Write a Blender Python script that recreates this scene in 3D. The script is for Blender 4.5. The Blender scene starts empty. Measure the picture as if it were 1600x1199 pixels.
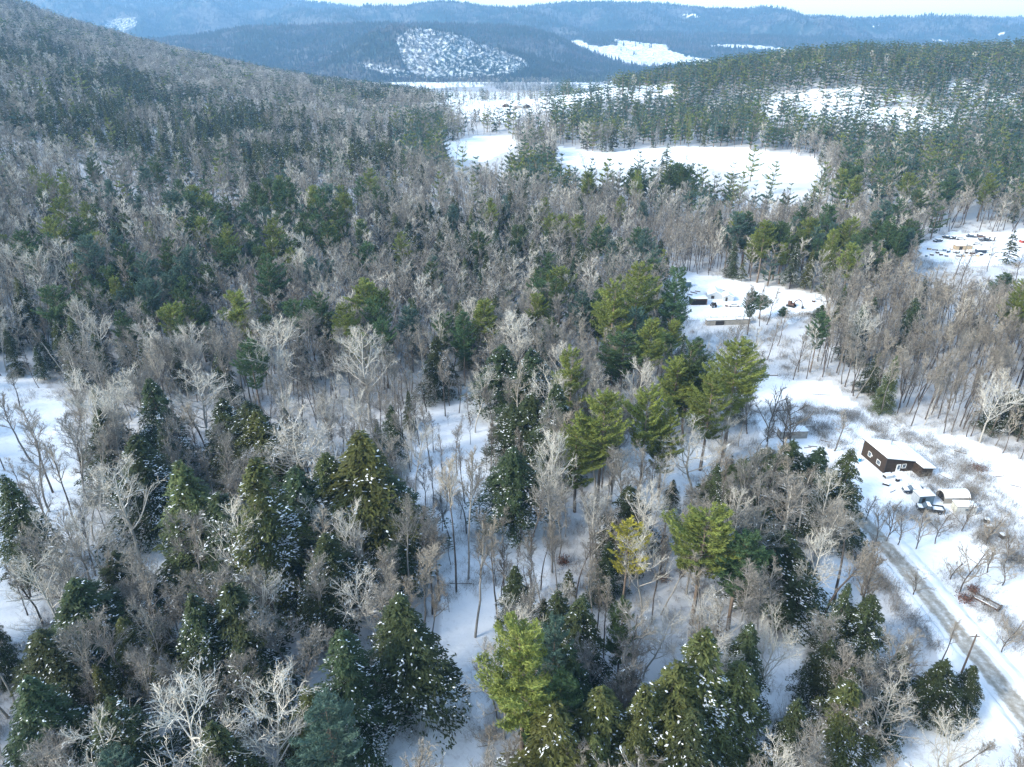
import bpy, math, random
import numpy as np
from mathutils import Vector
sc = bpy.context.scene
R = math.radians
# ------------------------------------------------------------------ camera, sky, sun, exposure
HC = 90.0; PITCH = R(26.7); FPX = 1111.0
cam = bpy.data.objects.new('camera', bpy.data.cameras.new('camera'))
sc.collection.objects.link(cam); sc.camera = cam
cam.location = (0, 0, HC); cam.rotation_euler = (R(90)-PITCH, 0, 0)
cam.data.sensor_width = 36; cam.data.lens = 36*FPX/1600
cam.data.clip_start = 0.5; cam.data.clip_end = 60000
SUN_EL, SUN_AZ = R(31), R(-118)            # azimuth clockwise from +Y: the light comes from the left, a little behind
w = bpy.data.worlds.new('World'); sc.world = w; w.use_nodes = True
nt = w.node_tree; nt.nodes.clear()
sky = nt.nodes.new('ShaderNodeTexSky'); sky.sky_type = 'NISHITA'; sky.sun_disc = False
sky.sun_elevation = SUN_EL; sky.sun_rotation = SUN_AZ; sky.altitude = 300; sky.air_density = 1.0; sky.dust_density = 1.2; sky.ozone_density = 0.3
bg = nt.nodes.new('ShaderNodeBackground'); bg.inputs[1].default_value = 0.14
wo = nt.nodes.new('ShaderNodeOutputWorld')
wb = nt.nodes.new('ShaderNodeVectorMath'); wb.operation = 'MULTIPLY'; wb.inputs[1].default_value = (.985, 1.01, .93)   # the camera's cool white balance
nt.links.new(sky.outputs[0], wb.inputs[0]); nt.links.new(wb.outputs[0], bg.inputs[0]); nt.links.new(bg.outputs[0], wo.inputs[0])
sl = bpy.data.lights.new('sun', 'SUN'); sl.energy = 1.3; sl.angle = R(12); sl.color = (1, .95, .83)
so = bpy.data.objects.new('sun', sl); sc.collection.objects.link(so)
sdir = Vector((math.sin(SUN_AZ)*math.cos(SUN_EL), math.cos(SUN_AZ)*math.cos(SUN_EL), math.sin(SUN_EL)))
so.rotation_euler = sdir.to_track_quat('Z', 'Y').to_euler(); so.location = (-200, -100, 300)
sc.view_settings.view_transform = 'Standard'; sc.view_settings.look = 'None'
sc.view_settings.exposure = 2.15; sc.view_settings.gamma = 1; sc.view_settings.use_curve_mapping = False
cy = sc.cycles; cy.max_bounces = 5; cy.diffuse_bounces = 3; cy.glossy_bounces = 1; cy.transmission_bounces = 2
cy.volume_bounces = 0; cy.transparent_max_bounces = 4; cy.caustics_reflective = False; cy.caustics_refractive = False
cy.use_denoising = True; cy.denoiser = 'OPENIMAGEDENOISE'; cy.denoising_input_passes = 'RGB_ALBEDO_NORMAL'; cy.denoising_prefilter = 'NONE'
try: cy.sampling_pattern = 'BLUE_NOISE'
except Exception: pass

# ------------------------------------------------------------------ helpers: maths
cp, sp = math.cos(PITCH), math.sin(PITCH)
def ss(a, b, x):
    t = np.clip((x-a)/(b-a), 0, 1); return t*t*(3-2*t)
def hsh(i, j, s):
    n = (i.astype(np.int64)*374761393 + j.astype(np.int64)*668265263 + s*1442695041) & 0xffffffff
    n = ((n ^ (n >> 13))*1274126177) & 0xffffffff
    n = ((n ^ (n >> 16))*2246822519) & 0xffffffff
    return ((n ^ (n >> 15)) & 0xffffff)/float(0xffffff)
def vn(x, y, s=0):
    x = np.asarray(x, float); y = np.asarray(y, float)
    i = np.floor(x).astype(np.int64); j = np.floor(y).astype(np.int64); fx = x-i; fy = y-j
    fx = fx*fx*(3-2*fx); fy = fy*fy*(3-2*fy)
    a = hsh(i, j, s); b = hsh(i+1, j, s); c = hsh(i, j+1, s); d = hsh(i+1, j+1, s)
    return (a*(1-fx)+b*fx)*(1-fy)+(c*(1-fx)+d*fx)*fy
def fbm(x, y, s=0, o=4):
    r = 0; a = .5; t = 0
    for k in range(o):
        r = r+a*vn(x*2**k, y*2**k, s+k*17); t += a; a *= .5
    return r/t
def ridge_z(x, y):
    # the two near hills: the long slope on the left, the wooded knoll on the right
    n = np.log1p(np.exp(np.clip((-x-20)/40, -30, 30)))*40; n = np.minimum(n, 1300)
    hl = (0.03*n+0.00017*n*n)*(1-ss(1200, 1900, y+0.25*x))
    hr = 52*np.exp(-((x-640)/430)**2-((y-960)/210)**2)+24*np.exp(-((x-300)/230)**2-((y-900)/190)**2)+30*np.exp(-((x-1100)/430)**2-((y-980)/260)**2)
    return hl+hr
def T(x, y):
    x = np.asarray(x, float); y = np.asarray(y, float)
    zb = -90*ss(650, 2500, y)
    calm = ss(110, 190, np.hypot((x-120)/1.0, (y-150)/1.3))
    nz = (fbm(x/90, y/90, 3, 3)-.5)*9*calm*ss(20, 200, y)+(vn(x/17, y/17, 9)-.5)*.7*calm
    far = ss(900, 1500, y)
    nz = nz*(1-far*.6)
    return zb+ridge_z(x, y)+nz
def proj(x, y, z):
    x = np.asarray(x, float); dy = y; dz = z-HC
    d = dy*cp-dz*sp; u = dy*sp+dz*cp
    return 800+FPX*x/d, 599.5-FPX*u/d, d
def ray(u, v):
    a = (u-800)/FPX; b = -(v-599.5)/FPX
    return np.array([a, cp+b*sp, -sp+b*cp])
def G(u, v, T=T):
    """the ground point seen at photo pixel (u, v)"""
    d = ray(u, v); lo = 20.; t = lo; step = 2.
    while t < 9000:
        p = d*t
        if HC+p[2] < float(T(p[0], p[1])): break
        lo = t; t *= 1.02
    hi = t
    for k in range(24):
        m = (lo+hi)/2; p = d*m
        if HC+p[2] < float(T(p[0], p[1])): hi = m
        else: lo = m
    p = d*hi
    return np.array([p[0], p[1], float(T(p[0], p[1]))])
def inpoly(u, v, poly):
    u = np.asarray(u, float); v = np.asarray(v, float); r = np.zeros(u.shape, bool); n = len(poly)
    for k in range(n):
        x1, y1 = poly[k]; x2, y2 = poly[(k+1) % n]
        if y1 == y2: continue
        c = ((y1 > v) != (y2 > v)) & (u < (x2-x1)*(v-y1)/(y2-y1)+x1)
        r ^= c
    return r

# ------------------------------------------------------------------ helpers: meshes and objects
C = sc.collection
def mesh(name, V, F, mats=(), mi=None, smooth=False, attrs=None):
    me = bpy.data.meshes.new(name)
    V = np.asarray(V, np.float32).reshape(-1, 3)
    if isinstance(F, np.ndarray):
        k = F.shape[1]; n = len(F)
        me.vertices.add(len(V)); me.vertices.foreach_set('co', V.ravel())
        me.loops.add(n*k); me.loops.foreach_set('vertex_index', F.astype(np.int32).ravel())
        me.polygons.add(n); me.polygons.foreach_set('loop_start', np.arange(0, n*k, k, dtype=np.int32))
        me.polygons.foreach_set('loop_total', np.full(n, k, np.int32))
    else:
        me.from_pydata([tuple(map(float, p)) for p in V], [], F)
    for m in mats: me.materials.append(m)
    if mi is not None: me.polygons.foreach_set('material_index', np.asarray(mi, np.int32))
    if attrs:
        for k, (typ, dat) in attrs.items():
            a = me.attributes.new(k, typ, 'POINT')
            a.data.foreach_set('vector' if typ == 'FLOAT_VECTOR' else 'value', np.asarray(dat).ravel())
    me.update(calc_edges=True)
    if smooth: me.polygons.foreach_set('use_smooth', np.ones(len(me.polygons), bool))
    return me
def obj(name, me, parent=None, loc=None, rot=None, scale=None, **kw):
    o = bpy.data.objects.new(name, me); C.objects.link(o)
    if parent is not None: o.parent = parent
    if loc is not None: o.location = loc
    if rot is not None: o.rotation_euler = rot
    if scale is not None: o.scale = scale
    for k, v in kw.items(): o[k] = v
    return o
class MB:
    def __init__(s): s.V = []; s.F = []; s.M = []; s.n = 0
    def add(s, V, F, m=0):
        V = np.asarray(V, float).reshape(-1, 3); s.V.append(V)
        for f in F: s.F.append(tuple(int(i)+s.n for i in f)); s.M.append(m)
        s.n += len(V); return s
    def box(s, c, d, rz=0, m=0, rx=0):
        x, y, z = d[0]/2, d[1]/2, d[2]/2
        P = np.array([[a*x, b*y, e*z] for e in (-1, 1) for b in (-1, 1) for a in (-1, 1)])
        if rx: P = P@np.array([[1, 0, 0], [0, math.cos(rx), math.sin(rx)], [0, -math.sin(rx), math.cos(rx)]])
        if rz: P = P@np.array([[math.cos(rz), math.sin(rz), 0], [-math.sin(rz), math.cos(rz), 0], [0, 0, 1]])
        return s.add(P+np.array(c), [(0, 2, 3, 1), (4, 5, 7, 6), (0, 1, 5, 4), (2, 6, 7, 3), (0, 4, 6, 2), (1, 3, 7, 5)], m)
    def tube(s, a, b, r0, r1=None, n=8, m=0):
        a = np.array(a, float); b = np.array(b, float); r1 = r0 if r1 is None else r1
        d = (b-a)/np.linalg.norm(b-a); q = np.cross(d, [0, 0, 1] if abs(d[2]) < .9 else [1, 0, 0]); q /= np.linalg.norm(q); e = np.cross(d, q)
        P = [a+(q*math.cos(t)+e*math.sin(t))*r0 for t in np.arange(n)*2*math.pi/n]+[b+(q*math.cos(t)+e*math.sin(t))*r1 for t in np.arange(n)*2*math.pi/n]
        F = [(i, (i+1) % n, n+(i+1) % n, n+i) for i in range(n)]+[tuple(range(n))[::-1], tuple(range(n, 2*n))]
        return s.add(P, F, m)
    def prism(s, pts, y0, y1, m=0):
        """outline pts in (x, z), pushed from y0 to y1"""
        n = len(pts); P = [(x, y0, z) for x, z in pts]+[(x, y1, z) for x, z in pts]
        F = [(i, (i+1) % n, n+(i+1) % n, n+i) for i in range(n)]+[tuple(range(n))[::-1], tuple(range(n, 2*n))]
        return s.add(P, F, m)
    def build(s, name, mats, parent=None, **kw):
        if not isinstance(mats, (list, tuple)): mats = [mats]
        return obj(name, mesh(name, np.concatenate(s.V), s.F, mats, s.M), parent, **kw)
def thing(name, label, cat, loc=(0, 0, 0), rz=0, group=None, scale=None):
    o = bpy.data.objects.new(name, None); C.objects.link(o); o.location = loc; o.rotation_euler = (0, 0, rz)
    o.empty_display_size = .5
    if scale is not None: o.scale = scale
    o['label'] = label; o['category'] = cat
    if group: o['group'] = group
    return o

# ------------------------------------------------------------------ materials
def mat(name, col, rough=.8, var=0., scale=3., rnd=0., metal=0., bump=0., attr=None, snow=None, hue=None, trans=0., spec=.3):
    m = bpy.data.materials.new(name); m.use_nodes = True; t = m.node_tree; N = t.nodes; L = t.links
    b = N['Principled BSDF']; b.inputs['Roughness'].default_value = rough; b.inputs['Metallic'].default_value = metal
    b.inputs['Specular IOR Level'].default_value = spec
    rgb = N.new('ShaderNodeRGB'); rgb.outputs[0].default_value = (*col, 1); out = rgb.outputs[0]
    def mul(fac, lo, hi, out):
        mr = N.new('ShaderNodeMapRange'); mr.inputs['To Min'].default_value = lo; mr.inputs['To Max'].default_value = hi
        L.new(fac, mr.inputs['Value'])
        vm = N.new('ShaderNodeVectorMath'); vm.operation = 'SCALE'; L.new(out, vm.inputs[0]); L.new(mr.outputs[0], vm.inputs['Scale'])
        return vm.outputs[0]
    tc = N.new('ShaderNodeTexCoord')
    if hue is not None:      # a second leaf colour, shared out by each tree's own random number
        oi = N.new('ShaderNodeObjectInfo'); mx = N.new('ShaderNodeMix'); mx.data_type = 'RGBA'
        L.new(oi.outputs['Random'], mx.inputs['Factor']); L.new(out, mx.inputs['A']); mx.inputs['B'].default_value = (*hue, 1); out = mx.outputs['Result']
    if var:
        nz = N.new('ShaderNodeTexNoise'); nz.inputs['Scale'].default_value = scale; nz.inputs['Detail'].default_value = 4
        L.new(tc.outputs['Object'], nz.inputs['Vector']); out = mul(nz.outputs[0], 1-var*1.6, 1+var*1.6, out)
    if attr:
        at = N.new('ShaderNodeAttribute'); at.attribute_name = attr; out = mul(at.outputs['Fac'], .55, 1.5, out)
    if rnd:
        oi = N.new('ShaderNodeObjectInfo'); out = mul(oi.outputs['Random'], 1-rnd, 1+rnd, out)
    if snow:
        g = N.new('ShaderNodeNewGeometry'); sx = N.new('ShaderNodeSeparateXYZ'); L.new(g.outputs['Normal'], sx.inputs[0])
        nz = N.new('ShaderNodeTexNoise'); nz.inputs['Scale'].default_value = .8; L.new(tc.outputs['Object'], nz.inputs['Vector'])
        ad = N.new('ShaderNodeMath'); ad.operation = 'ADD'; L.new(sx.outputs[2], ad.inputs[0]); L.new(nz.outputs[0], ad.inputs[1])
        gt = N.new('ShaderNodeMath'); gt.operation = 'GREATER_THAN'; gt.inputs[1].default_value = snow; L.new(ad.outputs[0], gt.inputs[0])
        mx = N.new('ShaderNodeMix'); mx.data_type = 'RGBA'; L.new(gt.outputs[0], mx.inputs['Factor']); L.new(out, mx.inputs['A']); mx.inputs['B'].default_value = (.78, .81, .84, 1)
        out = mx.outputs['Result']
    if bump:
        nz = N.new('ShaderNodeTexNoise'); nz.inputs['Scale'].default_value = scale; nz.inputs['Detail'].default_value = 5
        L.new(tc.outputs['Object'], nz.inputs['Vector'])
        bp = N.new('ShaderNodeBump'); bp.inputs['Distance'].default_value = bump; L.new(nz.outputs[0], bp.inputs['Height']); L.new(bp.outputs[0], b.inputs['Normal'])
    L.new(out, b.inputs['Base Color'])
    if trans:
        tr = N.new('ShaderNodeBsdfTranslucent'); L.new(out, tr.inputs[0]); ms = N.new('ShaderNodeMixShader'); ms.inputs[0].default_value = trans
        L.new(b.outputs[0], ms.inputs[1]); L.new(tr.outputs[0], ms.inputs[2]); L.new(ms.outputs[0], N['Material Output'].inputs[0])
    return m
M = {}
M['hem'] = mat('hemlock_needles', (.050, .062, .020), .7, attr='tint', rnd=.25, hue=(.033, .053, .022), trans=.25)
M['hem_y'] = mat('olive_hemlock_needles', (.088, .092, .022), .7, attr='tint', rnd=.2, hue=(.060, .080, .028), trans=.25)
M['pine'] = mat('pine_needles', (.080, .118, .038), .7, attr='tint', rnd=.25, hue=(.055, .098, .042), trans=.3)
M['pine_y'] = mat('yellow_pine_needles', (.30, .27, .04), .7, attr='tint', trans=.3)
M['pine_l'] = mat('bright_pine_needles', (.165, .195, .045), .7, attr='tint', trans=.3, rnd=.15)
M['pine_b'] = mat('blue_pine_needles', (.075, .125, .095), .7, attr='tint', trans=.3, rnd=.15)
M['snow'] = mat('snow', (.80, .82, .85), .6, bump=.05, scale=2.)
M['snowtree'] = mat('tree_snow', (.80, .82, .85), .6)
M['bark'] = mat('dark_bark', (.085, .070, .060), .9, var=.3, scale=2, rnd=.3)
M['barkg'] = mat('grey_bark', (.13, .118, .105), .9, var=.3, scale=2, rnd=.3, hue=(.30, .285, .26))
M['barkp'] = mat('pine_bark', (.17, .13, .10), .9, var=.3, scale=2, rnd=.2)
M['twig'] = mat('grey_twigs', (.245, .232, .208), .9, rnd=.35, snow=1.57, hue=(.165, .150, .132))
M['twigw'] = mat('pale_twigs', (.42, .395, .35), .9, rnd=.2, snow=1.5)
M['sap'] = mat('brown_twigs', (.175, .155, .132), .9, rnd=.3, hue=(.255, .228, .190))

# ------------------------------------------------------------------ image-region maps (photo pixels of tree feet)
OPEN = [
 [(865,228),(940,240),(1060,230),(1160,232),(1270,248),(1290,270),(1262,285),(1190,282),(1110,262),(1040,254),(960,264),(900,262),(870,245)],
 [(690,226),(745,214),(795,212),(812,226),(780,240),(760,252),(712,248)],
 [(640,137),(745,134),(800,146),(880,150),(935,158),(880,168),(820,182),(790,190),(735,186),(700,168),(655,150)],
 [(860,141),(990,134),(1062,134),(1050,148),(1000,156),(900,152)],
 [(1036,428),(1110,431),(1200,449),(1296,466),(1285,486),(1240,502),(1180,498),(1100,505),(1062,485)],
 [(1425,388),(1480,366),(1640,360),(1640,408),(1520,414),(1450,404)],
 [(1185,590),(1290,598),(1345,640),(1430,672),(1520,690),(1640,740),(1640,1260),(1580,1260),(1480,1040),(1385,850),(1340,800),(1330,725),(1200,700),(1178,640)],
 [(1170,152),(1240,146),(1320,140),(1400,148),(1490,180),(1478,204),(1410,200),(1330,184),(1210,182)],
 [(1470,132),(1500,128),(1600,150),(1600,160),(1530,160)],
]
THIN = [   # snow gaps in the near wood with a few thin stems only
 [(-60,590),(60,585),(100,640),(130,760),(100,850),(60,900),(-60,930)],
 [(640,620),(720,600),(770,640),(860,800),(850,920),(800,1010),(760,1100),(740,1300),(590,1300),(610,1120),(690,1040),(690,900),(650,780)],
 [(1285,870),(1345,860),(1300,950),(1240,1050),(1210,1260),(1150,1260),(1190,1060),(1240,980)],
 [(1375,1150),(1430,1105),(1550,1105),(1590,1260),(1340,1260)],
 [(190,830),(270,820),(300,900),(290,990),(230,960)],
 [(390,880),(480,890),(480,970),(400,960)],
 [(0,900),(70,900),(60,1000),(-60,1010)],
 [(960,700),(1080,690),(1140,740),(1110,800),(960,800)],
]
HEMP = [   # hemlock clumps
 [(0,150),(90,150),(330,215),(480,265),(480,310),(330,300),(160,250),(0,215)],
 [(200,180),(330,180),(480,205),(600,250),(660,290),(640,330),(540,290),(380,240)],
 [(-100,60),(60,70),(330,165),(420,190),(300,190),(100,150),(-100,130)],
 [(150,640),(420,620),(420,760),(190,830),(140,740)],
 [(580,380),(760,380),(940,430),(930,500),(760,480),(600,450)],
 [(760,580),(900,590),(960,740),(820,740),(780,660)],
 [(230,880),(420,800),(640,860),(450,1000),(250,1000)],
 [(-100,1020),(60,1040),(460,1080),(620,1150),(600,1400),(-100,1400)],
 [(840,1050),(1240,1050),(1260,1400),(800,1400)],
 [(1150,770),(1330,760),(1330,850),(1180,850)],
 [(1260,980),(1480,980),(1480,1130),(1340,1200),(1240,1200)],
 [(470,120),(700,136),(705,178),(560,172),(490,150)],
]
PINP = [
 [(230,340),(500,340),(560,420),(430,460),(300,440)],
 [(780,275),(1000,280),(1180,300),(1330,320),(1330,350),(1100,345),(900,320),(780,310)],
 [(1130,420),(1200,405),(1440,420),(1450,450),(1330,465),(1180,448)],
 [(860,100),(1700,60),(1700,250),(1290,240),(860,226)],
 [(1290,240),(1700,240),(1700,345),(1450,350),(1330,330)],
 [(980,560),(1110,590),(1120,720),(1060,690),(960,640)],
 [(620,205),(700,195),(700,260),(780,262),(760,300),(620,280)],
 [(1040,800),(1180,850),(1180,960),(1040,950)],
]
SLIMP = [   # the tall even stand of bare trunks on the right
 [(1180,505),(1300,505),(1600,470),(1720,470),(1720,760),(1600,735),(1520,685),(1430,668),(1345,632),(1290,592),(1190,585)],
 [(960,340),(1130,370),(1130,425),(960,430)],
 [(1100,345),(1430,352),(1600,350),(1440,372),(1400,395),(1120,410)],
 [(1450,415),(1720,412),(1720,480),(1300,505)],
 [(600,640),(700,600),(730,640),(860,880),(850,930),(700,930)],
]
def anyp(u, v, L):
    r = np.zeros(np.shape(u), bool)
    for p in L: r |= inpoly(u, v, p)
    return r

# ------------------------------------------------------------------ ground
def ground():
    rows = np.concatenate([np.array([-300., -150, -80]), 20*1.0135**np.arange(0, 466)-58])
    cols = np.linspace(-1.25, 1.25, 381)
    yy = rows[:, None]+0*cols[None]; xx = cols[None]*(np.maximum(rows, 0)[:, None]+120)
    zz = T(xx, yy)
    u, v, d = proj(xx, np.maximum(yy, 15), zz)
    led = anyp(u, v, OPEN[7:9]); opn = anyp(u, v, OPEN) & (yy > 20) & ~(led & (fbm(xx/22, yy/9, 87, 4) > .54))
    thin = anyp(u, v, THIN) & (yy > 20)
    cover = np.where(opn, 0., np.where(thin, .3, .8))
    cover = cover+.1*ss(330, 800, yy)*(~opn)
    # roof of far woods: past 2.4 km the valley carries fields and woods in patches
    patch = ss(.53, .56, fbm(xx/420, yy/160, 31, 3)); cover = np.where(yy > 2300, 1-patch*(1-ss(3000, 3600, yy)), cover)
    n, m = zz.shape; idx = np.arange(n*m).reshape(n, m)
    F = np.stack([idx[:-1, :-1], idx[:-1, 1:], idx[1:, 1:], idx[1:, :-1]], -1).reshape(-1, 4)
    V = np.stack([xx, yy, zz], -1).reshape(-1, 3)
    m_ = bpy.data.materials.new('snowy_ground'); m_.use_nodes = True; t = m_.node_tree; N = t.nodes; L = t.links
    b = N['Principled BSDF']; b.inputs['Roughness'].default_value = .65; b.inputs['Specular IOR Level'].default_value = .25
    at = N.new('ShaderNodeAttribute'); at.attribute_name = 'cover'
    tc = N.new('ShaderNodeTexCoord')
    def noise(s, det=5, dist=0):
        q = N.new('ShaderNodeTexNoise'); q.inputs['Scale'].default_value = s; q.inputs['Detail'].default_value = det; q.inputs['Distortion'].default_value = dist
        L.new(tc.outputs['Object'], q.inputs['Vector']); return q.outputs[0]
    def math_(op, a, c, clamp=False):
        q = N.new('ShaderNodeMath'); q.operation = op; q.use_clamp = clamp
        for k, s in enumerate((a, c)):
            if hasattr(s, 'links') or hasattr(s, 'is_linked'): L.new(s, q.inputs[k])
            else: q.inputs[k].default_value = s
        return q.outputs[0]
    def ramp(f, lo, hi):
        q = N.new('ShaderNodeMapRange'); q.inputs['From Min'].default_value = lo; q.inputs['From Max'].default_value = hi; L.new(f, q.inputs['Value']); return q.outputs[0]
    litter = ramp(noise(.9, 8, .6), .52, .72); l2 = ramp(noise(.06, 5), .42, .7)
    lit = math_('MULTIPLY', math_('MULTIPLY', litter, l2), .75)
    fine = ramp(noise(5, 6, 1.), .6, .75)
    fac = math_('ADD', math_('MULTIPLY', lit, math_('ADD', math_('MULTIPLY', at.outputs['Fac'], .7), .42)), math_('MULTIPLY', math_('MULTIPLY', fine, at.outputs['Fac']), .7), True)
    farf = ramp(at.outputs['Fac'], .55, 1.2); fac = math_('MAXIMUM', fac, farf)
    mx = N.new('ShaderNodeMix'); mx.data_type = 'RGBA'; mx.inputs['A'].default_value = (.80, .82, .85, 1); mx.inputs['B'].default_value = (.14, .115, .10, 1)
    L.new(fac, mx.inputs['Factor']); L.new(mx.outputs['Result'], b.inputs['Base Color'])
    bp = N.new('ShaderNodeBump'); bp.inputs['Distance'].default_value = .35; bp.inputs['Strength'].default_value = .5
    L.new(noise(.55, 7), bp.inputs['Height']); L.new(bp.outputs[0], b.inputs['Normal'])
    me = mesh('ground', V, F, [m_], smooth=True, attrs={'cover': ('FLOAT', cover.astype(np.float32).ravel())})
    obj('ground', me, kind='structure', label='snow covered valley floor and wooded slopes')
ground()

# ------------------------------------------------------------------ far hills: ridges with their own relief
def hillmat(name, base, snowc=(.75, .78, .82)):
    m = bpy.data.materials.new(name); m.use_nodes = True; t = m.node_tree; N = t.nodes; L = t.links
    b = N['Principled BSDF']; b.inputs['Roughness'].default_value = .9; b.inputs['Specular IOR Level'].default_value = .1
    tc = N.new('ShaderNodeTexCoord'); nz = N.new('ShaderNodeTexNoise'); nz.inputs['Scale'].default_value = .004; nz.inputs['Detail'].default_value = 7; nz.inputs['Roughness'].default_value = .7
    L.new(tc.outputs['Object'], nz.inputs['Vector'])
    n2 = N.new('ShaderNodeTexNoise'); n2.inputs['Scale'].default_value = .045; n2.inputs['Detail'].default_value = 4; L.new(tc.outputs['Object'], n2.inputs['Vector'])
    cr = N.new('ShaderNodeValToRGB'); e = cr.color_ramp.elements; e[0].position = .46; e[0].color = (*base, 1); e[1].position = .54; e[1].color = (.085, .085, .08, 1)
    L.new(nz.outputs[0], cr.inputs[0])
    mr = N.new('ShaderNodeMapRange'); mr.inputs['From Min'].default_value = .3; mr.inputs['From Max'].default_value = .7; mr.inputs['To Min'].default_value = .45; mr.inputs['To Max'].default_value = 1.6; L.new(n2.outputs[0], mr.inputs['Value'])
    vm = N.new('ShaderNodeVectorMath'); vm.operation = 'SCALE'; L.new(cr.outputs[0], vm.inputs[0]); L.new(mr.outputs[0], vm.inputs['Scale'])
    at = N.new('ShaderNodeAttribute'); at.attribute_name = 'snow'
    n3 = N.new('ShaderNodeTexNoise'); n3.inputs['Scale'].default_value = .07; n3.inputs['Detail'].default_value = 8; n3.inputs['Roughness'].default_value = .75; L.new(tc.outputs['Object'], n3.inputs['Vector'])
    ad = N.new('ShaderNodeMath'); ad.operation = 'ADD'; L.new(at.outputs['Fac'], ad.inputs[0]); L.new(n3.outputs[0], ad.inputs[1])
    mr2 = N.new('ShaderNodeMapRange'); mr2.inputs['From Min'].default_value = 1.02; mr2.inputs['From Max'].default_value = 1.2; L.new(ad.outputs[0], mr2.inputs['Value'])
    mx = N.new('ShaderNodeMix'); mx.data_type = 'RGBA'; L.new(mr2.outputs[0], mx.inputs['Factor']); L.new(vm.outputs[0], mx.inputs['A']); mx.inputs['B'].default_value = (*snowc, 1)
    L.new(mx.outputs['Result'], b.inputs['Base Color'])
    return m
HM = hillmat('wooded_hillside', (.018, .032, .026))
HILL = {}
def ridge(name, label, Y, prof, front, back, z0, seed, spur=60, rough=16, snowf=None, nu=420, nv=90, cut=(1.0, 1.1)):
    """prof: photo columns and the photo row of the crest there, taken at distance Y; slopes fall front/back metres"""
    U = np.array([p[0] for p in prof], float); Vv = np.array([p[1] for p in prof], float)
    a = np.linspace(U[0], U[-1], nu); vv = np.interp(a, U, Vv); vv = np.convolve(np.pad(vv, 6, 'edge'), np.ones(13)/13, 'valid')
    X = (a-800)/FPX*Y*1.12
    zc = np.minimum(HC+Y*np.tan(np.arctan((599.5-vv)/FPX)-PITCH), 400)
    b = np.concatenate([np.linspace(-1, 0, int(nv*.75))**1, np.linspace(0, 1, nv-int(nv*.75)+1)[1:]])
    bb, XX = np.meshgrid(b, X, indexing='ij'); ZC = np.broadcast_to(zc, bb.shape)
    off = np.where(bb < 0, bb*front, bb*back)
    wob = (fbm(XX/900, 0*XX, seed, 3)-.5)*front*.5
    YY = Y+off+wob*(1-np.abs(bb))
    s = 1-ss(0, 1, np.abs(bb))
    sp_ = (fbm(XX/420+off/900, off/700, seed+5, 4)-.5)*2*spur*np.sin(np.clip(1-np.abs(bb), 0, 1)*math.pi)
    ZZ = z0+(ZC-z0)*s+sp_+(vn(XX/26, YY/26, seed+9)-.5)*rough*(1-np.abs(bb)**4)+(vn(XX/11, YY/11, seed+12)-.5)*rough*.6*(1-np.abs(bb)**4)
    ZZ = ZZ-30*ss(.93, 1, np.abs(bb))
    n, m = ZZ.shape; idx = np.arange(n*m).reshape(n, m)
    F = np.stack([idx[:-1, :-1], idx[:-1, 1:], idx[1:, 1:], idx[1:, :-1]], -1).reshape(-1, 4)
    u, v, d = proj(XX, YY, ZZ); S = snowf(u, v, XX, YY) if snowf else np.zeros(XX.shape)
    HILL[name] = (XX, YY, ZZ, S, (u > -20) & (u < 1640) & (bb > -1) & (bb < .12))
    obj(name, mesh(name, np.stack([XX, YY, ZZ], -1), F, [HM], attrs={'snow': ('FLOAT', S.astype(np.float32).ravel())}), kind='structure', label=label)
    return np.stack([XX, YY, ZZ], -1), S
HILL_ = 0
def patches(P, amt=.62):
    def f(u, v, x, y):
        r = np.zeros(u.shape)
        for p in P: r = np.where(inpoly(u, v, p), amt, r)
        return r
    return f
ridge('distant_mountain', 'big blue mountain on the far left horizon', 7200, [(-500,-60),(-150,-45),(0,-30),(150,-18),(300,-12),(395,2),(440,3),(480,-6),(530,0),(575,9),(610,15),(640,18),(760,40),(900,60)], 2600, 1500, -60, 41, 230, 22,
      patches([[(165,30),(215,26),(220,40),(190,52),(160,44)], [(205,66),(225,62),(232,70),(210,72)], [(645,22),(660,20),(670,27),(650,28)]], .56))
ridge('distant_ridge', 'long blue wooded ridge across the right horizon', 6300, [(520,60),(600,22),(690,12),(740,10),(790,16),(850,9),(880,5),(960,6),(1000,12),(1060,20),(1110,24),(1155,30),(1200,24),(1250,30),(1300,33),(1350,35),(1400,32),(1440,31),(1500,38),(1560,42),(1700,44),(2100,44)], 2300, 1400, -60, 57, 170, 20,
      patches([[(1060,22),(1085,23),(1095,27),(1065,27)], [(1362,40),(1374,40),(1374,44),(1362,44)], [(1450,62),(1500,64),(1525,68),(1520,72),(1460,67)], [(1550,50),(1570,50),(1572,54),(1552,54)]], .8))
ridge('horizon_hills', 'faint pale hills on the skyline beyond the long ridge', 9500, [(1300,60),(1480,40),(1520,38),(1560,38),(1600,36),(1700,32),(2000,40)], 1500, 900, -60, 77, 40, 10, None, 120, 40)
ridge('farm_slope', 'rising farm slope with white fields on the far side of the valley', 4700, [(700,75),(800,64),(880,54),(960,52),(1060,56),(1150,60),(1300,66),(1500,70),(1700,72),(2100,74)], 1500, 700, -92, 91, 22, 12,
      patches([[(888,64),(905,62),(930,72),(965,70),(950,60),(990,64),(1040,70),(1050,80),(1090,90),(1125,95),(1110,100),(1040,103),(1000,104),(960,96),(930,84),(905,78)], [(1108,69),(1180,70),(1262,80),(1255,84),(1170,76),(1108,74)]], .68), 460, 110)
kp, ks = ridge('wooded_hill', 'dark wooded hill behind the bare rocky knob', 3900, [(120,100),(240,72),(330,66),(420,58),(480,44),(560,40),(650,37),(740,40),(810,46),(850,58),(880,74),(900,88),(930,98),(1000,102),(1050,108),(1075,134)], 900, 700, -92, 23, 60, 14, None, 420, 90)
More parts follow.
